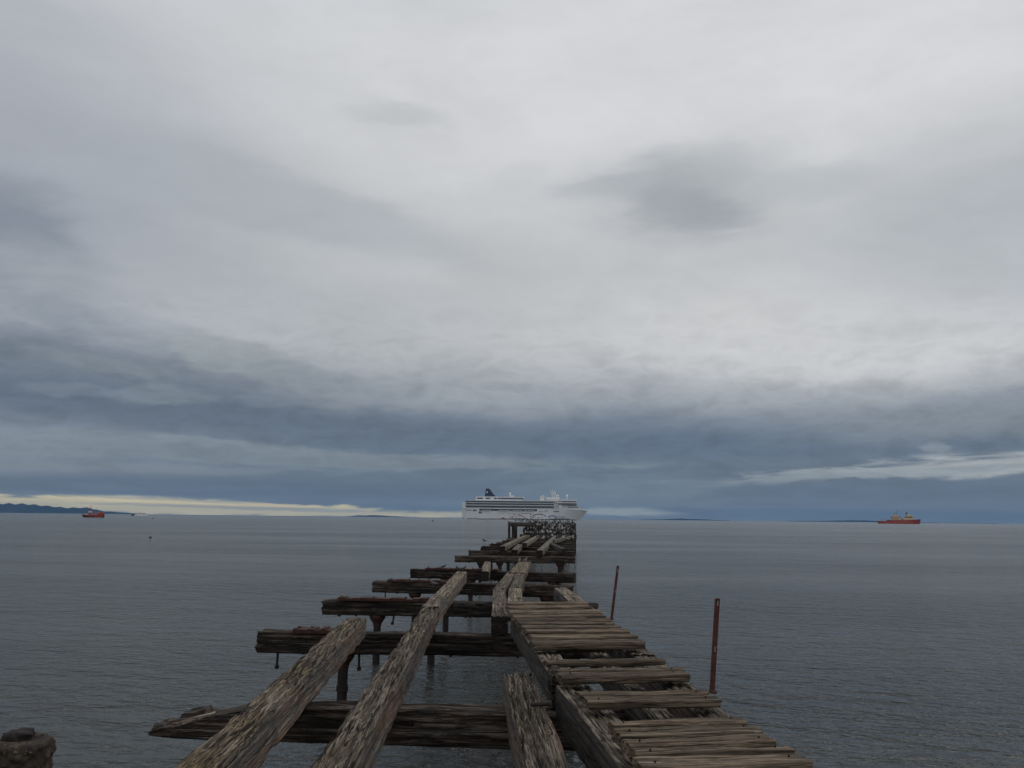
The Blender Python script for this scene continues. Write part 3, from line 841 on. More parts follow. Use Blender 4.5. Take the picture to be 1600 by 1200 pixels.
# ------------------------------------------------------------------ rusty posts on the deck edge
def rust_post(base, top, wpx, zb, label, slots, grp='rusty posts on the deck edge'):
    pb = P(*base, zb)
    pt = PY(*top, pb.y)
    L = (pt - pb).length
    w = wpx / F * pb.length
    t = thing('steel_post', label, 'post', pb, 0, grp)
    ax = (pt - pb).normalized()
    x = Vector((1, 0, 0)); x = (x - ax * x.dot(ax)).normalized(); y = ax.cross(x)
    Mx = Matrix((x, y, ax)).transposed().to_4x4()
    th = 0.012
    mb = MB()
    # flat bar with open slots
    zs = [0.0]
    for s in slots: zs += [s[0] * L, s[1] * L]
    zs.append(L)
    for i in range(len(zs) - 1):
        if i % 2 == 0: mb.box(-w / 2, w / 2, -th / 2, th / 2, zs[i], zs[i + 1])
        else:
            mb.box(-w / 2, -w * 0.17, -th / 2, th / 2, zs[i], zs[i + 1])
            mb.box(w * 0.17, w / 2, -th / 2, th / 2, zs[i], zs[i + 1])
    o = mb.build('bar', t, M['rustpost']); o.matrix_local = Mx
    fl = MB(); fl.box(-w / 2 - 0.006, -w / 2 - 0.0005, -th / 2, 0.022, 0.0, L - 0.006)
    o = fl.build('flange', t, M['rustpost']); o.matrix_local = Mx
    bp_ = MB(); bp_.box(-w * 0.75, w * 0.75, -0.04, 0.04, -0.012, 0.004)
    o = bp_.build('base_plate', t, M['rust'])
    for sx in (-0.62, 0.62):
        bb = MB(); bb.lathe([(0.006, 0.003), (0.007, 0.01), (0.004, 0.012)], (sx * w, -0.025, 0), 8); bb.build('bolt_head', t, M['rust'])
    return t
rust_post((1113.5, 1080), (1122, 935), 5.4, ZD + 0.006, 'taller nearer rust red steel post standing on the right deck edge', [(0.42, 0.48), (0.92, 0.975)])
rust_post((956, 967), (966, 884), 2.9, ZD + 0.004, 'shorter farther rust red steel post leaning at the right deck edge', [(0.48, 0.54), (0.88, 0.94)])

# ------------------------------------------------------------------ broken concrete pile at lower left
m, q, b = new_mat('crumbling_concrete')
t = q.n('ShaderNodeTexCoord').outputs['Object']
n = q.noise(t, 5, 8, 0.7); n2 = q.noise(t, 38, 5, 0.6); n3 = q.noise(t, 2.2, 5, 0.6)
c = q.ramp(n.outputs[0], [(0.36, (0.012, 0.010, 0.008)), (0.52, (0.036, 0.027, 0.019)), (0.72, (0.12, 0.095, 0.065))])
c = q.mix(q.range(n3.outputs[0], 0.52, 0.7), c, (0.06, 0.026, 0.012, 1))
q.put(b.inputs['Base Color'], c); b.inputs['Roughness'].default_value = 0.95
bp = q.n('ShaderNodeBump'); bp.inputs['Strength'].default_value = 1.0; bp.inputs['Distance'].default_value = 0.02
q.put(bp.inputs['Height'], n2.outputs[0]); q.put(b.inputs['Normal'], bp.outputs[0])
M['concrete'] = m
M['rubble'] = rust('orange_stained_pebble', (0.07, 0.045, 0.028), (0.03, 0.02, 0.013), (0.14, 0.10, 0.065))
yc = 4.6 * H
top = PY(34, 1157, yc)
cp = thing('concrete_pile', 'stump of a crumbling concrete pile with a rusted iron core on top', 'pile', (top.x, top.y, SEA))
def rough_lathe(prof, n, amp, sc, seed):
    rs = []
    prof2 = []
    for (r0, z0), (r1, z1) in zip(prof[:-1], prof[1:]):
        kk = max(1, int(max(abs(z1 - z0), abs(r1 - r0)) / 0.02))
        for i in range(kk): prof2.append((r0 + (r1 - r0) * i / kk, z0 + (z1 - z0) * i / kk))
    prof2.append(prof[-1])
    for r, z in prof2:
        a = np.linspace(0, 2 * np.pi, n, endpoint=False)
        x, y = np.cos(a), np.sin(a)
        d = gnoise(x * r * sc + seed, y * r * sc, np.full(n, z * sc)) + 0.6 * gnoise(x * r * sc * 2.7 + seed, y * r * sc * 2.7, np.full(n, z * sc * 2.7))
        rr = r + amp * d
        zz = z + amp * 0.8 * gnoise(x * r * sc + 9, y * r * sc + seed, np.full(n, z * sc)) if r > 0.03 else np.full(n, z)
        rs.append([(float(i * k), float(j * k), float(l)) for i, j, k, l in zip(x, y, rr, zz)])
    mb = MB(); mb.loft(rs); return mb
hc = top.z - SEA
rr = 36 / F * top.length
rough_lathe([(rr, -1.5), (rr, hc - 0.12), (rr * 0.99, hc - 0.03), (rr * 0.9, hc + 0.005), (rr * 0.3, hc + 0.02)], 110, 0.05, 13, 3).build('shaft', cp, M['concrete'], smooth=True)
core = rough_lathe([(rr * 0.50, hc - 0.04), (rr * 0.48, hc + 0.065), (rr * 0.40, hc + 0.085), (rr * 0.12, hc + 0.07)], 72, 0.05, 15, 8).build('iron_core', cp, M['pile'], smooth=True)
core.location = (-rr * 0.12, 0, 0)
rs_ = random.Random(3)
for k in range(110):       # pebbles standing out of the broken rim
    a = rs_.uniform(0, 6.283); q_ = rr * rs_.uniform(0.62, 0.98)
    mb = MB(); mb.ball((0, 0, 0), rs_.uniform(0.008, 0.02), 7, sz=rs_.uniform(0.6, 0.9), sx=rs_.uniform(0.8, 1.3))
    o = mb.build('pebble', cp, M['rubble'], smooth=True); o.location = (q_ * math.cos(a), q_ * math.sin(a), hc + 0.01 - 0.05 * (q_ / rr) ** 3 + rs_.uniform(-0.03, 0.012))

# ------------------------------------------------------------------ birds
def feather(name, rgb):
    m, q, b = new_mat(name)
    t = q.n('ShaderNodeTexCoord').outputs['Object']
    n = q.noise(q.mapping(t, (20, 60, 60)), 1.0, 4, 0.6)
    q.put(b.inputs['Base Color'], q.mix(n.outputs[0], (*[x * 0.7 for x in rgb], 1), (*[min(1, x * 1.3) for x in rgb], 1)))
    b.inputs['Roughness'].default_value = 0.7
    return m
M['black'] = feather('black_plumage', (0.012, 0.013, 0.016))
M['white'] = feather('white_plumage', (0.5, 0.48, 0.44))
M['greyf'] = feather('grey_plumage', (0.07, 0.068, 0.066))
M['lightf'] = feather('pale_breast_plumage', (0.2, 0.195, 0.19))
M['bill'] = paint('bird_bill', (0.18, 0.07, 0.03), 0.6)
M['leg'] = paint('bird_leg', (0.2, 0.1, 0.08), 0.6)

def bird_mesh(name, spine, mats, white_test, n=10):
    """one continuous body lofted along a spine of (x, z, half width, half height)"""
    rings = []
    pts = [Vector((s[0], 0, s[1])) for s in spine]
    for i, s in enumerate(spine):
        tg = (pts[min(i + 1, len(pts) - 1)] - pts[max(i - 1, 0)]).normalized()
        nz = Vector((-tg.z, 0, tg.x))
        rings.append([tuple(pts[i] + nz * (s[3] * math.sin(2 * math.pi * k / n)) + Vector((0, 1, 0)) * (s[2] * math.cos(2 * math.pi * k / n))) for k in range(n)])
    mb = MB(); mb.loft(rings)
    me = mb.mesh(name, *mats, smooth=True)
    for p in me.polygons:
        p.material_index = 1 if white_test(p.center, p.normal) else 0
    return me
# upright cormorant facing +x: tail, back, breast, neck, head, bill
up = [(-0.20, 0.05, 0.03, 0.012), (-0.13, 0.10, 0.05, 0.03), (-0.06, 0.17, 0.085, 0.075), (0.0, 0.26, 0.095, 0.09), (0.035, 0.35, 0.075, 0.07),
      (0.045, 0.42, 0.042, 0.04), (0.04, 0.48, 0.033, 0.032), (0.05, 0.53, 0.035, 0.032), (0.085, 0.555, 0.030, 0.028), (0.12, 0.555, 0.013, 0.013), (0.165, 0.55, 0.005, 0.005)]
rest = [(-0.24, 0.08, 0.03, 0.012), (-0.16, 0.12, 0.06, 0.035), (-0.07, 0.16, 0.09, 0.075), (0.03, 0.19, 0.095, 0.085), (0.10, 0.24, 0.07, 0.065),
        (0.12, 0.30, 0.042, 0.04), (0.10, 0.35, 0.035, 0.032), (0.12, 0.385, 0.034, 0.031), (0.16, 0.39, 0.026, 0.024), (0.19, 0.385, 0.012, 0.012), (0.225, 0.38, 0.005, 0.005)]
hunch = [(x * 1.0, z * 0.86, a * 1.05, b_ * 1.05) for x, z, a, b_ in up]
wt = lambda c, nn: (c.z < 0.44 and nn.x > 0.25 and c.x > -0.05 and c.z > 0.12)
wt2 = lambda c, nn: (c.z < 0.30 and (nn.z < -0.1 or nn.x > 0.45) and c.x > -0.12)
CM = [bird_mesh('cormorant', up, (M['black'], M['white']), wt), bird_mesh('cormorant', hunch, (M['black'], M['white']), wt),
      bird_mesh('cormorant', rest, (M['black'], M['white']), wt2), bird_mesh('cormorant', up, (M['black'], M['black']), wt)]
rnd = random.Random(5)
tiers = [(-0.95, 818, 898, -0.78 * H, 58), (1.5, 820, 899, -0.62 * H, 62), (3.5, 822, 899, -0.48 * H, 66), (5.7, 824, 899, -0.36 * H, 66)]
def put_bird(x, y, z, rz, mesh, sc, label, cat, group=None, name='cormorant'):
    o = bpy.data.objects.new(name, mesh); C.objects.link(o)
    o.location = (x, y, z); o.rotation_euler = (0, 0, rz); o.scale = (sc, sc, sc)
    tag(o, label, cat, group)
    return o
ROWS = ['in the lowest front row on the far pier head', 'in the second row up on the far pier head', 'in the third row up on the far pier head', 'in the topmost back row on the far pier head']
for (dy, u0, u1, z, cnt), row in zip(tiers, ROWS):
    for i in range(cnt):
        u = rnd.uniform(u0, u1)
        y = YH + dy + rnd.uniform(-0.2, 0.2)
        fac = rnd.choice((-90, -90, 90, -60, -120, 0, 180, -30, -150)) + rnd.uniform(-30, 30)
        put_bird(hx(u, y), y, z - 0.015, R(fac), rnd.choice(CM), rnd.uniform(0.62, 1.05), 'black and white cormorant standing ' + row, 'cormorant', 'cormorants ' + row)
# a few on the last beams and stringers before the head
for k in range(34):
    u = rnd.uniform(835, 898)
    y = beams[-1][1].y + BW / 2 if k % 2 else beams[-2][1].y + BW / 2
    put_bird(PY(u, 838, y).x, y + rnd.uniform(-0.08, 0.08), -H - 0.012, R(rnd.uniform(0, 360)), rnd.choice(CM), rnd.uniform(0.85, 1.05),
             'cormorant standing low on the last cross beams before the pier head', 'cormorant', 'cormorants on the last cross beams')
for u, f, s in ((806, -70, 1.0), (812, 200, 0.95), (817, -20, 1.0), (823, 60, 0.9), (829, -100, 1.0), (834, 160, 0.95)):
    put_bird(hx(u, YH), YH + 0.25, -0.20 * H - 0.012, R(f), CM[2], s * 0.85, 'dark seabird perched on the top beam at the left of the pier head', 'cormorant', 'seabirds on the top beam of the pier head')

# gulls nearer by, with legs and bill as parts
gull = [(-0.24, 0.10, 0.02, 0.010), (-0.15, 0.115, 0.045, 0.028), (-0.06, 0.13, 0.07, 0.06), (0.03, 0.14, 0.072, 0.066), (0.09, 0.17, 0.055, 0.055),
        (0.115, 0.215, 0.038, 0.036), (0.13, 0.25, 0.036, 0.033), (0.16, 0.262, 0.028, 0.025), (0.178, 0.262, 0.012, 0.012)]
gm_dark = bird_mesh('seabird', gull, (M['black'], M['greyf']), lambda c, nn: nn.z < -0.1 or c.x > 0.1 and c.z < 0.22)
gm_grey = bird_mesh('seabird', gull, (M['greyf'], M['lightf']), lambda c, nn: nn.z < -0.25)
bl = MB(); bl.tube((0.172, 0, 0.262), (0.225, 0, 0.252), 0.010, 0.003, n=8); bl_me = bl.mesh('bill', M['bill'])
lg = MB(); lg.tube((0.0, 0, 0.0), (0.0, 0, 0.09), 0.006, n=6); lg.box(-0.01, 0.045, -0.018, 0.018, 0.0, 0.006); lg_me = lg.mesh('leg', M['leg'])
def near_bird(u, v, z, rz, me, sc, label, crouch=0.0):
    p = P(u, v, z)
    t = put_bird(p.x, p.y, z - crouch - 0.008, R(rz), me, sc, label, 'bird', name='seabird')
    new_obj('bill', bl_me, t)
    for s in (-0.028, 0.028):
        l = new_obj('leg', lg_me, t); l.location = (0.01, s, 0.0)
    return t
near_bird(717, 892.5, ZS, -150, gm_dark, 0.55, 'dark seabird with lowered head at the far end of the middle stringer')
near_bird(723, 892.8, ZS, 10, gm_dark, 0.55, 'dark seabird with raised head facing right at the far end of the middle stringer')
near_bird(693, 887, -H + 0.03, 0, gm_dark, 0.5, 'dark seabird crouched alone on the fifth cross beam', 0.02)
near_bird(677, 914, ZS, 190, gm_grey, 0.5, 'grey seabird resting on the middle stringer near its joint', 0.02)
near_bird(811.5, 879, ZS + 0.02, 80, gm_grey, 0.62, 'left of two grey seabirds on the far end of the twin stringers')
near_bird(821, 878.5, ZS + 0.02, 60, gm_grey, 0.6, 'right of two grey seabirds on the far end of the twin stringers')

# ------------------------------------------------------------------ ships
M['shipw'] = paint('white_ship_paint', (0.72, 0.725, 0.72), 0.4, var=0.06, scale=0.05)
M['glass_and_shade'] = paint('dark_window_glass_and_shade', (0.045, 0.052, 0.056), 0.2, var=0.1)  # window glass; also colours the shade strips of pool roof and promenade
M['shade'] = paint('grey_balcony_panel', (0.14, 0.152, 0.148), 0.5, var=0.2, scale=0.3)
M['navy'] = paint('navy_funnel_paint', (0.012, 0.018, 0.05), 0.4)
M['orange'] = paint('orange_boat_paint', (0.33, 0.065, 0.025), 0.5)
M['redhull'] = paint('red_hull_paint', (0.21, 0.03, 0.02), 0.5, var=0.2, scale=0.2)
M['orangehull'] = paint('orange_red_hull_paint', (0.36, 0.055, 0.022), 0.5, var=0.2, scale=0.2)
M['cream'] = paint('cream_house_paint', (0.62, 0.48, 0.27), 0.5)
M['boot'] = paint('dark_boot_topping', (0.02, 0.02, 0.025), 0.5)
M['gold'] = paint('gold_hull_art', (0.55, 0.33, 0.06), 0.5)
M['blueart'] = paint('blue_hull_art', (0.03, 0.08, 0.32), 0.5)
M['redart'] = paint('red_hull_art', (0.45, 0.08, 0.05), 0.5)
M['deckg'] = paint('green_deck_paint', (0.12, 0.15, 0.12), 0.7)

def hull(mb, st, nz=6):
    """stations: (x, z_keel, z_deck, half beam at water, half beam at deck)"""
    rings = []
    for x, zk, zd, bw, bd in st:
        pr = []
        for i in range(nz + 1):
            t = i / nz
            pr.append((x if not isinstance(x, tuple) else x[0] + (x[1] - x[0]) * t, -(bw + (bd - bw) * t ** 1.4), zk + (zd - zk) * t))
        rings.append(pr + [(p[0], -p[1], p[2]) for p in reversed(pr)])
    mb.loft(rings)

def ship_spot(u, y):
    d = ray(u, hor(u)); d = Vector((d.x, d.y, 0)) / d.y
    return (d.x * y, y, SEA)

# --- the cruise ship: x along the hull, bow at +x, metres; 1 photo pixel = K metres
YC = 1950.0
K = YC / F / 0.975
su = 818.0
loc = ship_spot(su, YC)
yaw = -math.atan2(loc[0], loc[1])
cs = thing('cruise_ship', 'large white cruise ship with dark blue funnel anchored beyond the pier', 'ship', loc, yaw - R(4))
def sx(u): return (u - su) * K
def sz(v): return (813.0 - v) * K
HB = 16.0
mb = MB()
hull(mb, [((sx(727), sx(725)), -4, sz(797), HB * 0.7, HB * 0.85), ((sx(733), sx(732)), -4, sz(797), HB * 0.95, HB), (sx(760), -4, sz(797), HB, HB),
          (sx(855), -4, sz(797), HB, HB), ((sx(876), sx(879)), -4, sz(796.5), HB * 0.85, HB), ((sx(890), sx(897)), -4, sz(797.5), HB * 0.45, HB * 0.85),
          ((sx(898), sx(908)), -4, sz(798.5), HB * 0.12, HB * 0.45), ((sx(901), sx(914)), -4, sz(799.5), 0.3, 0.8)], nz=8)
mb.build('hull', cs, M['shipw'], smooth=False)
mb = MB(); hull(mb, [((sx(726.8), sx(726.6)), -4, 1.3, HB * .72, HB * .73), (sx(735), -4, 1.3, HB + .05, HB + .05), (sx(855), -4, 1.3, HB + .05, HB + .05),
                     ((sx(876), sx(876.4)), -4, 1.3, HB * .86, HB * .87), ((sx(890), sx(891.2)), -4, 1.3, HB * .46, HB * .5), ((sx(901.2), sx(903)), -4, 1.3, .4, .5)])
mb.build('boot_topping', cs, M['boot'])
# bow bulwark and slanted front
mb = MB()
mb.prism([(sx(872), sz(797)), (sx(911), sz(799.3)), (sx(907.5), sz(797.4)), (sx(903), sz(794.3)), (sx(899), sz(791.2)), (sx(872), sz(790.9))], -HB * 0.62, HB * 0.62)
mb.build('bow_bulwark', cs, M['shipw'])
mb = MB(); mb.box(sx(885), sx(901), -HB * 0.62 - .12, HB * 0.62 + .12, sz(795), sz(794.0)); mb.box(sx(885), sx(898), -HB * .62 - .1, HB * .62 + .1, sz(792.4), sz(791.5))
mb.build('front_window_band', cs, M['glass_and_shade'])
# main superstructure core (dark glass) with white deck slabs standing proud of it
core = MB(); core.box(sx(731), sx(866), -HB + 1.6, HB - 1.6, sz(797.2), sz(785.8)); core.build('balcony_wall', cs, M['shade'])
levels = [797.0, 793.0 - 0.4, 789.2, 785.6]
slabs = [(728, 868, 797.6, 796.3), (729, 868, 792.9, 791.9), (730, 868, 789.2, 788.4), (735, 870, 786.0, 784.9)]
for u0, u1, v0, v1 in slabs:
    mb = MB(); mb.box(sx(u0), sx(u1), -HB - 0.2, HB + 0.2, sz(v0), sz(v1)); mb.build('deck_slab', cs, M['shipw'])
dv = MB()
for v0, v1 in ((796.3, 792.9), (791.9, 789.2), (788.4, 786.0)):
    for i in range(88):
        x = sx(732) + (sx(866) - sx(732)) * i / 87
        dv.box(x - 0.12, x + 0.12, -HB - 0.05, -HB + 1.7, sz(v0) + .002, sz(v1) - .002); dv.box(x - 0.12, x + 0.12, HB - 1.7, HB + 0.05, sz(v0) + .002, sz(v1) - .002)
d_ = dv.build('balcony_dividers', cs, M['shade']); d_['kind'] = 'stuff'
rl = MB()
for v0 in (796.3, 791.9, 788.4):
    for sgn in (-1, 1):
        rl.box(sx(732), sx(866), sgn * (HB + 0.12) - 0.05, sgn * (HB + 0.12) + 0.05, sz(v0), sz(v0) + 1.15)
rl.build('balcony_railing', cs, M['shade'])
mb = MB(); mb.box(sx(726), sx(731.5), -HB * .96, HB * .96, sz(797.5), sz(788.6)); mb.build('stern_block', cs, M['shipw'])
# windowed block ahead of the balconies
mb = MB(); mb.box(sx(864), sx(876), -HB - .1, HB + .1, sz(797.4), sz(786.4)); mb.build('forward_block', cs, M['shipw'])
wn = MB()
for i in range(4):
    for j in range(5):
        x, z = sx(864.9 + i * 1.75), sz(796.2 - j * 2.1)
        for sgn in (-1, 1):
            wn.box(x, x + 1.2 * K, sgn * (HB + .1) - .12, sgn * (HB + .1) + .12, z, z + 1.0 * K)
w_ = wn.build('forward_windows', cs, M['glass_and_shade'])
# bridge
mb = MB(); mb.prism([(sx(866), sz(791)), (sx(893), sz(791.3)), (sx(898), sz(788.6)), (sx(866), sz(788.6))], -HB * .95, HB * .95); mb.build('bridge_front', cs, M['shipw'])
mb = MB(); mb.prism([(sx(871), sz(790.4)), (sx(897), sz(790.3)), (sx(899), sz(788.4)), (sx(871), sz(788.4))], -HB * 1.08, HB * 1.08); mb.build('bridge_window', cs, M['glass_and_shade'])
mb = MB(); mb.prism([(sx(868), sz(788.4)), (sx(900), sz(788.4)), (sx(899), sz(787.0)), (sx(868), sz(787.0))], -HB * 1.1, HB * 1.1); mb.build('bridge_roof', cs, M['shipw'])
mb = MB(); mb.box(sx(848), sx(897), -HB * .9, HB * .9, sz(787.0), sz(785.2)); mb.build('observation_lounge', cs, M['glass_and_shade'])
mb = MB(); mb.prism([(sx(846), sz(785.2)), (sx(898), sz(785.3)), (sx(895), sz(783.0)), (sx(858), sz(782.8)), (sx(848), sz(784.4))], -HB * .98, HB * .98); mb.build('lounge_roof', cs, M['shipw'])
mb = MB(); mb.box(sx(852), sx(870), -9, 9, sz(782.9), sz(779.6)); mb.build('radar_house', cs, M['shipw'])
mb = MB(); mb.box(sx(843), sx(849), -7, 7, sz(784.6), sz(779.4)); mb.prism([(sx(842), sz(779.4)), (sx(850.5), sz(779.4)), (sx(848), sz(777)), (sx(845.5), sz(777))], -7.5, 7.5)
mb.build('sports_deck_house', cs, M['shipw'])
# mast: two raking legs with cross trees
mb = MB()
for (u0, u1, v1) in ((862, 858.2, 768.5), (865, 861.2, 768), (868, 864.5, 770)):
    mb.tube((sx(u0), 0, sz(780)), (sx(u1), 0, sz(v1)), 0.85, 0.5)
for v in (771.5, 774.5): mb.tube((sx(859.5), -6, sz(v)), (sx(866), 6, sz(v)), 0.5)
mb.tube((sx(860), 0, sz(772)), (sx(866), 0, sz(776)), 0.5)
mb.build('radar_mast', cs, M['shipw'])
for (u, v, r) in ((869, 777.2, 2.6), (871, 780.2, 1.8), (883.3, 777.3, 3.0), (797.3, 774.8, 2.7)):
    mb = MB(); mb.ball((sx(u), 0, sz(v)), r, 14); mb.tube((sx(u), 0, sz(v) - r * 0.6), (sx(u), 0, sz(783) if u > 820 else sz(778.5)), 0.7); mb.build('radome', cs, M['shipw'], smooth=True)
# mid house
mb = MB(); mb.prism([(sx(782), sz(785)), (sx(816), sz(785)), (sx(816), sz(783.0)), (sx(782), sz(783.0))], -12, 12); mb.build('pool_deck_house', cs, M['shipw'])
mb = MB(); mb.box(sx(784), sx(817.5), -12.5, 12.5, sz(783.0), sz(781.3)); mb.build('pool_roof_shade', cs, M['glass_and_shade'])  # dark strip painted in for the shade under the pool deck roof
mb = MB(); mb.box(sx(783), sx(818.5), -13.5, 13.5, sz(781.3), sz(779.4)); mb.box(sx(796), sx(803), -5, 5, sz(779.4), sz(777.4)); mb.build('pool_deck_roof', cs, M['shipw'])
# aft house and funnel
mb = MB(); mb.box(sx(746), sx(784), -11, 11, sz(785), sz(779.2)); mb.build('aft_house', cs, M['shipw'])
wn = MB()
for x0, x1 in ((748, 757), (761, 768), (774, 778), (779.5, 783)):
    for sgn in (-1, 1): wn.box(sx(x0), sx(x1), sgn * 11 - .15, sgn * 11 + .15, sz(783.2), sz(781.2))
wn.build('aft_house_windows', cs, M['glass_and_shade'])
mb = MB(); mb.prism([(sx(759.3), sz(779.2)), (sx(776), sz(779.2)), (sx(771), sz(774)), (sx(766.5), sz(768)), (sx(764), sz(767.2)), (sx(761), sz(767.6)), (sx(760.2), sz(771))], -5.5, 5.5)
fo = mb.build('funnel', cs, M['navy'])
mb = MB()
for sgn in (-1, 1): mb.prism([(sx(761.4), sz(774)), (sx(763.4), sz(774.4)), (sx(763.8), sz(771.4)), (sx(761.9), sz(771.2))], sgn * 5.52 - .08, sgn * 5.52 + .08)
mb.build('funnel_emblem', fo, M['shipw'])
# dark strip painted in for the shaded promenade recess, and lifeboats
mb = MB()
for sgn in (-1, 1): mb.box(sx(752), sx(839), sgn * HB - .35, sgn * HB + .35, sz(800.6), sz(797.65))
mb.build('promenade_shade_strip', cs, M['glass_and_shade'])
lb = MB(); lb.loft([[(x, y * s, z * s + 0.4) for y, z in ((-1.9, 0.4), (-1.5, -1.0), (0, -1.6), (1.5, -1.0), (1.9, 0.4), (1.2, 1.4), (-1.2, 1.4))] for x, s in ((-4.8, .35), (-3.9, .85), (0, 1.0), (3.9, .85), (4.8, .35))])
lb_me = lb.mesh('lifeboat', M['shipw'], smooth=False)
for i, u in enumerate((759, 763.5, 768, 783, 787.5, 792, 796.5, 805, 809.5, 814, 822, 827, 832)):
    for sgn in (-1, 1):
        o = new_obj('lifeboat', lb_me, cs); o.location = (sx(u), sgn * (HB + 1.6), sz(800.3)); o.scale = (0.62, 0.9, 0.55)
ph = MB()
for k in range(22):
    u = 780 + k * 3.1
    if k in (4, 11): continue
    for sgn in (-1, 1): ph.tube((sx(u), sgn * (HB - .5), sz(804.4)), (sx(u), sgn * (HB + .16), sz(804.4)), 0.85, n=8)
for k in range(9):
    for sgn in (-1, 1): ph.box(sx(731.5 + k * 1.0), sx(732.1 + k), sgn * HB - .2, sgn * HB + .2, sz(800.6), sz(799.2))
for k in range(5):
    for sgn in (-1, 1): ph.box(sx(742.5 + k * 1.2), sx(743.4 + k * 1.2), sgn * HB - .2, sgn * HB + .2, sz(801.4), sz(799.0))
for k in range(6):
    for sgn in (-1, 1): ph.box(sx(863.5 + k * 1.4), sx(864.4 + k * 1.4), sgn * HB * .99 - .4, sgn * HB * .99 + .4, sz(801.4), sz(799.8))
p_ = ph.build('portholes', cs, M['glass_and_shade']); p_['kind'] = 'stuff'
mb = MB()
for sgn in (-1, 1): mb.box(sx(751), sx(756), sgn * HB - .3, sgn * HB + .25, sz(804.6), sz(801.6))
mb.build('tender_platform', cs, M['shade'])
# painted streamers and stars along the bow
def art(name, pts, wd, mat):
    mb = MB()
    for sgn in (-1, 1):
        for (u0, v0), (u1, v1) in zip(pts[:-1], pts[1:]):
            d = Vector((u1 - u0, v1 - v0)); nn = Vector((-d.y, d.x)).normalized() * wd / 2
            y = sgn * (HB + 0.06)
            def shy(u): return y if u < 856 else sgn * (HB * (1 - 0.10 * ((u - 856) / 20) ** 2) + 0.35)
            q4 = [(u0 + nn.x, v0 + nn.y), (u1 + nn.x, v1 + nn.y), (u1 - nn.x, v1 - nn.y), (u0 - nn.x, v0 - nn.y)]
            vs_ = [(sx(a), shy(a) + e, sz(c)) for e in (-.05, .05) for a, c in q4]
            mb.add(vs_, [(0, 1, 2, 3), (7, 6, 5, 4), (0, 4, 5, 1), (1, 5, 6, 2), (2, 6, 7, 3), (3, 7, 4, 0)])
    return mb.build(name, cs, mat)
arc = lambda cu, cv, ru, rv, a0, a1, n=12: [(cu + ru * math.cos(R(a0 + (a1 - a0) * i / n)), cv - rv * math.sin(R(a0 + (a1 - a0) * i / n))) for i in range(n + 1)]
art('painted_streamer', arc(842, 809.5, 10.5, 4.6, 170, 10), 1.0, M['navy'])
art('painted_streamer', arc(862, 809.3, 6, 2.3, 200, -20), 1.2, M['blueart'])
art('painted_streamer', arc(862, 809.6, 5, 2.3, 190, 350), 0.7, M['navy'])
art('painted_streamer', arc(821, 806, 9, 2.4, 175, 20), 0.5, M['shade'])
art('painted_streamer', [(829, 803.5), (830, 806), (829.4, 808.5), (831, 811.5)], 1.1, M['redart'])
art('painted_streamer', [(810, 808), (813, 806.4), (818, 808.4), (822, 810.4)], 1.2, M['redart'])
art('painted_streamer', arc(852.5, 801.4, 2.2, 2.0, 200, -20, 8), 0.7, M['navy'])
for (u, v, mm) in ((805, 806, 'blueart'), (807.5, 808.5, 'shade'), (802, 809, 'shade'), (836, 808, 'gold'), (846, 809.5, 'gold'), (841, 810.5, 'blueart'), (843, 801.2, 'navy'), (847, 801.2, 'blueart'), (834, 809.8, 'shade')):
    art('painted_star', [(u - 0.9, v), (u + 0.9, v)], 1.5, M[mm])
art('grey_hull_band', [(866, 811.6), (878, 811.4), (888, 811.8)], 1.6, M['shade'])  # darker grey band low on the hull near the bow
art('grey_hull_band', [(870, 808), (876, 808.8), (881, 808.4)], 0.9, M['shade'])
art('grey_hull_band', [(797, 810.8), (806, 811.6), (826, 811.7)], 0.9, M['shade'])
art('anchor_pocket', [(879.6, 804), (881.2, 804)], 1.6, M['boot'])

# tender beside the ship
loc = ship_spot(787, 1905)
tn = thing('tender_boat', 'tiny dark and orange tender boat beside the white hull of the cruise ship', 'boat', loc, -math.atan2(loc[0], loc[1]))
mb = MB(); hull(mb, [((-9.5, -10), -0.6, 1.5, 1.6, 1.9), (0, -0.6, 1.5, 2.0, 2.2), ((8, 9), -0.6, 1.8, 1.0, 1.5), ((9.6, 10.8), -.6, 2.0, .1, .3)], 3); mb.build('hull', tn, M['boot'])
mb = MB(); mb.box(-6, 3, -1.5, 1.5, 1.502, 3.2); mb.build('cabin', tn, M['orange'])
mb = MB(); mb.box(-1.5, 1.2, -1.1, 1.1, 3.202, 4.6); mb.build('wheelhouse', tn, M['boot'])

# --- red and cream polar ship on the right
YR = 1650.0; KR = YR / F / 0.98
su = 1405.0
loc = ship_spot(su, YR)
ps = thing('polar_ship', 'red hulled ship with cream superstructure and masts on the right horizon', 'ship', loc, -math.atan2(loc[0], loc[1]) - R(3))
def sx(u): return (u - su) * KR
def sz(v): return (814.2 - v) * KR
mb = MB()
hull(mb, [((sx(1376), sx(1375.3)), -3, sz(810.3), 5.5, 6.5), (sx(1382), -3, sz(810.2), 7, 7.4), (sx(1392), -3, sz(809.4), 7.4, 7.5), (sx(1396), -3, sz(808.4), 7.5, 7.6), (sx(1415), -3, sz(808.1), 7.5, 7.6),
          ((sx(1424), sx(1425)), -3, sz(807.7), 5.5, 7.2), ((sx(1430.5), sx(1432.4)), -3, sz(807.3), 1.8, 4.0), ((sx(1432), sx(1434.8)), -3, sz(807.1), .3, .6)], 6)
mb.build('hull', ps, M['orangehull'])
mb = MB(); hull(mb, [((sx(1376.2), sx(1376)), -3, .9, 5.6, 5.7), (sx(1382), -3, .9, 7.05, 7.05), (sx(1415), -3, .9, 7.55, 7.55), ((sx(1424), sx(1424.3)), -3, .9, 5.6, 5.8), ((sx(1432.1), sx(1432.8)), -3, .9, .4, .45)], 3)
mb.build('boot_topping', ps, M['boot'])
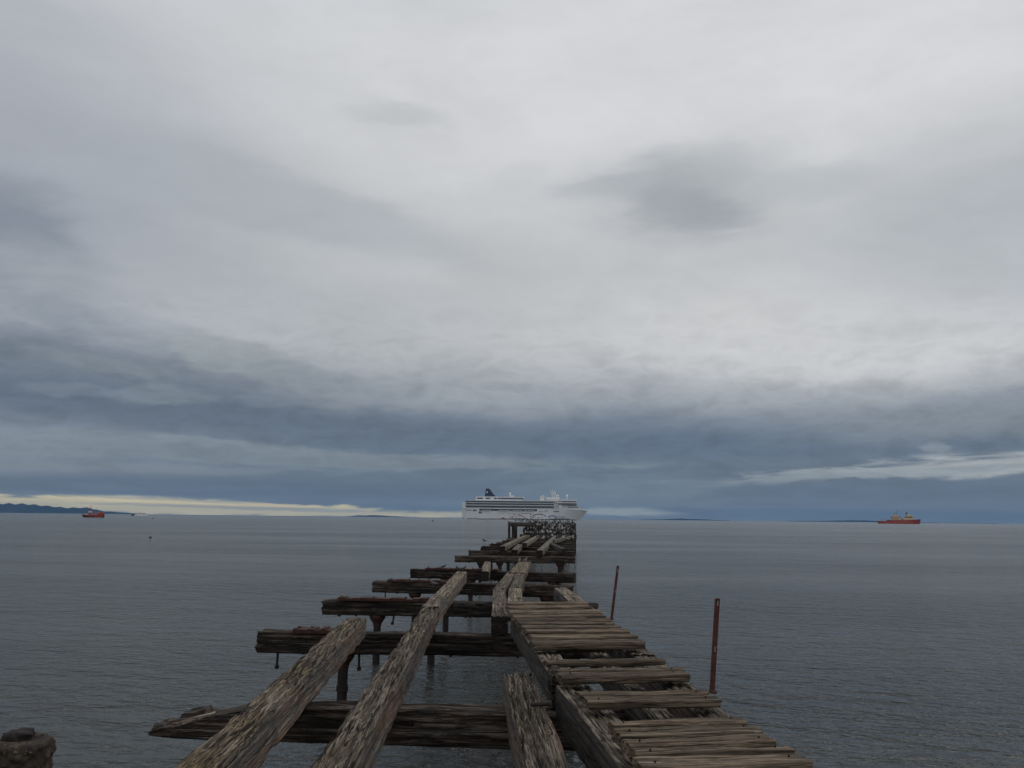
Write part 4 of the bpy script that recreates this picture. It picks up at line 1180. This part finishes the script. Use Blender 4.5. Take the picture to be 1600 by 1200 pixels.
mb = MB(); mb.box(sx(1394), sx(1407), -6, 6, sz(809.6), sz(804.6)); mb.build('aft_house', ps, M['cream'])
mb = MB(); mb.box(sx(1393.5), sx(1408), -6.2, 6.2, sz(804.6), sz(803.6)); mb.build('boat_deck', ps, M['orangehull'])
mb = MB(); mb.prism([(sx(1398), sz(803.6)), (sx(1404.5), sz(803.6)), (sx(1401), sz(799.6)), (sx(1399), sz(799.6))], -3, 3); mb.build('funnel_house', ps, M['cream'])
mb = MB(); mb.box(sx(1398.6), sx(1400.4), -2, 2, sz(799.6), sz(798.4)); mb.build('funnel_top', ps, M['boot'])
mb = MB(); mb.tube((sx(1402.4), 0, sz(803.6)), (sx(1402.4), 0, sz(793.5)), .35, .2); mb.tube((sx(1402.4), -2.5, sz(796)), (sx(1402.4), 2.5, sz(796)), .2)
mb.build('main_mast', ps, M['boot'])
mb = MB(); mb.box(sx(1412), sx(1424.5), -6.4, 6.4, sz(808.3), sz(804.8)); mb.build('fore_house', ps, M['cream'])
mb = MB(); mb.box(sx(1414), sx(1423.8), -6.8, 6.8, sz(803.4), sz(801.4)); mb.box(sx(1416), sx(1421), -3, 3, sz(801.4), sz(800.4)); mb.build('bridge', ps, M['cream'])
mb = MB(); mb.box(sx(1413), sx(1424), -6.5, 6.5, sz(804.8), sz(803.4)); mb.build('bridge_windows', ps, M['boot'])
mb = MB(); mb.tube((sx(1415.6), 0, sz(802)), (sx(1415.6), 0, sz(796.2)), .8, .45); mb.box(sx(1414.6), sx(1417), -2, 2, sz(798.8), sz(797.8)); mb.build('fore_mast', ps, M['boot'])
for u0, u1 in ((1395, 1397), (1398.5, 1400.5), (1402, 1404)):
    mb = MB(); mb.box(sx(u0), sx(u1), -6.1, 6.1, sz(807.6), sz(806.2)); mb.build('window', ps, M['boot'])
mb = MB(); mb.tube((sx(1381), 0, sz(810)), (sx(1381), 0, sz(806.5)), .5); mb.tube((sx(1381), 0, sz(807)), (sx(1387), 0, sz(806.6)), .35); mb.build('aft_crane', ps, M['orange'])
mb = MB(); mb.box(sx(1388.5), sx(1393), -4, 4, sz(809.6), sz(808.2)); mb.build('deck_hatch', ps, M['boot'])
mb = MB(); mb.tube((sx(1431.5), 0, sz(807.4)), (sx(1431.5), 0, sz(804.8)), .25); mb.build('jack_staff', ps, M['boot'])
for s in (-1, 1):
    mb = MB(); mb.ball((sx(1409.5), s * 5.8, sz(806.8)), 1.5, 10, sz=0.7, sx=2.0); mb.build('lifeboat', ps, M['orange'], smooth=True)

# --- red fishing boat on the left
YF = 640.0; KF = YF / F / 0.97
su = 146.0
loc = ship_spot(su, YF)
fb = thing('fishing_boat', 'dark red fishing boat with mast and orange wheelhouse at far left', 'boat', loc, -math.atan2(loc[0], loc[1]) + R(8))
def sx(u): return (u - su) * KF
def sz(v): return (803.6 - v) * KF
mb = MB(); hull(mb, [((sx(160.4), sx(160.8)), -1, sz(797.0), 1.9, 2.3), (sx(155), -1, sz(798.2), 2.3, 2.5), (sx(146), -1, sz(799.8), 2.4, 2.5), ((sx(138), sx(136.5)), -1, sz(800.0), 1.9, 2.3), ((sx(133.6), sx(130.4)), -1, sz(799.2), .3, .6)], 5)
mb.build('hull', fb, M['redhull'])
mb = MB(); hull(mb, [((sx(160.6), sx(160.7)), -1, 1.5, 2.03, 2.15), (sx(146), -1, 1.3, 2.45, 2.47), ((sx(138), sx(137.4)), -1, .95, 2.0, 2.1), ((sx(133.5), sx(132.2)), -1, .95, .4, .5)], 3)
mb.build('boot_topping', fb, M['boot'])
mb = MB(); mb.prism([(sx(151), sz(799)), (sx(159.8), sz(798.4)), (sx(159.2), sz(796.2)), (sx(154.5), sz(795.2)), (sx(151.5), sz(796.4))], -1.6, 1.6); mb.build('deck_house', fb, M['orange'])
mb = MB(); mb.box(sx(139.5), sx(143.5), -1.3, 1.3, sz(800), sz(793.6)); mb.build('wheelhouse', fb, M['orange'])
mb = MB(); mb.box(sx(139.3), sx(143.7), -1.35, 1.35, sz(796.0), sz(794.8)); mb.build('wheelhouse_windows', fb, M['shipw'])
mb = MB(); mb.tube((sx(141.6), 0, sz(793.6)), (sx(141.6), 0, sz(785.4)), .16, .1); mb.tube((sx(141.6), 0, sz(788)), (sx(149), 0, sz(795.6)), .05); mb.tube((sx(140.2), 0, sz(790.2)), (sx(143), 0, sz(790.2)), .12); mb.build('mast', fb, M['redhull'])
mb = MB(); mb.tube((sx(149.5), 0, sz(795.4)), (sx(150), 0, sz(789.6)), .1); mb.tube((sx(145), 0, sz(796)), (sx(150), 0, sz(790)), .07); mb.build('derrick', fb, M['boot'])
nt = MB(); nt.ball((sx(146.8), 0, sz(798.2)), 0.9, 10, sz=0.7); nt.build('net_heap', fb, M['orange'], smooth=True)

# --- white boat
YW = 1350.0; KW = YW / F / 0.97
su = 220.0
loc = ship_spot(su, YW)
wb = thing('motor_yacht', 'small white motor boat with dark stern near the left horizon', 'boat', loc, -math.atan2(loc[0], loc[1]))
def sx(u): return (u - su) * KW
def sz(v): return (800.2 - v) * KW
mb = MB(); hull(mb, [((sx(208), sx(207)), -1, sz(797.2), 2.4, 3.0), (sx(214), -1, sz(797.6), 3.0, 3.1), (sx(224), -1, sz(797.8), 2.7, 3.0), ((sx(230), sx(232.6)), -1, sz(797.4), .3, .6)], 4); mb.build('hull', wb, M['shipw'])
mb = MB(); mb.box(sx(207.2), sx(211.5), -3.15, 3.15, sz(799.8), sz(797.6)); mb.build('dark_stern', wb, M['boot'])
mb = MB(); mb.box(sx(215), sx(227), -2.2, 2.2, sz(797.7), sz(795.9)); mb.build('cabin', wb, M['shipw'])
mb = MB(); mb.box(sx(216), sx(226), -2.25, 2.25, sz(797.2), sz(796.5)); mb.build('cabin_windows', wb, M['glass_and_shade'])
mb = MB(); mb.box(sx(214), sx(220), -1.8, 1.8, sz(795.9), sz(795.0)); mb.build('flybridge', wb, M['shipw'])
mb = MB(); mb.tube((sx(214), 0, sz(795.5)), (sx(214), 0, sz(793)), .2); mb.build('mast', wb, M['shipw'])

# ------------------------------------------------------------------ floats and birds on the water
def buoy(u, v, r, label, bird=False):
    p = P(u, fixv(u, v), SEA)
    if bird:
        t = put_bird(p.x, p.y, SEA - 0.10 * r, R(180), gm_dark, r, label, 'bird', name='seabird')
        new_obj('bill', bl_me, t)
        return
    t = thing('mooring_buoy', label, 'buoy', p)
    mb = MB(); mb.ball((0, 0, r * 0.3), r, 12, sz=0.85); mb.build('float', t, M['boot'], smooth=True)
    mb = MB(); mb.tube((0, 0, r * 0.9), (0, 0, r * 1.7), r * 0.12); mb.build('lifting_eye', t, M['rust'])
buoy(235, 836, 0.17, 'dark mooring buoy floating on the left below the white boat')
buoy(239, 806, 0.5, 'tiny distant dark buoy just under the white boat')
buoy(676, 816, 0.7, 'tiny distant dark buoy left of the cruise ship')
buoy(757, 847, 1.6, 'dark seabird swimming left of the pier below the cruise ship', bird=True)
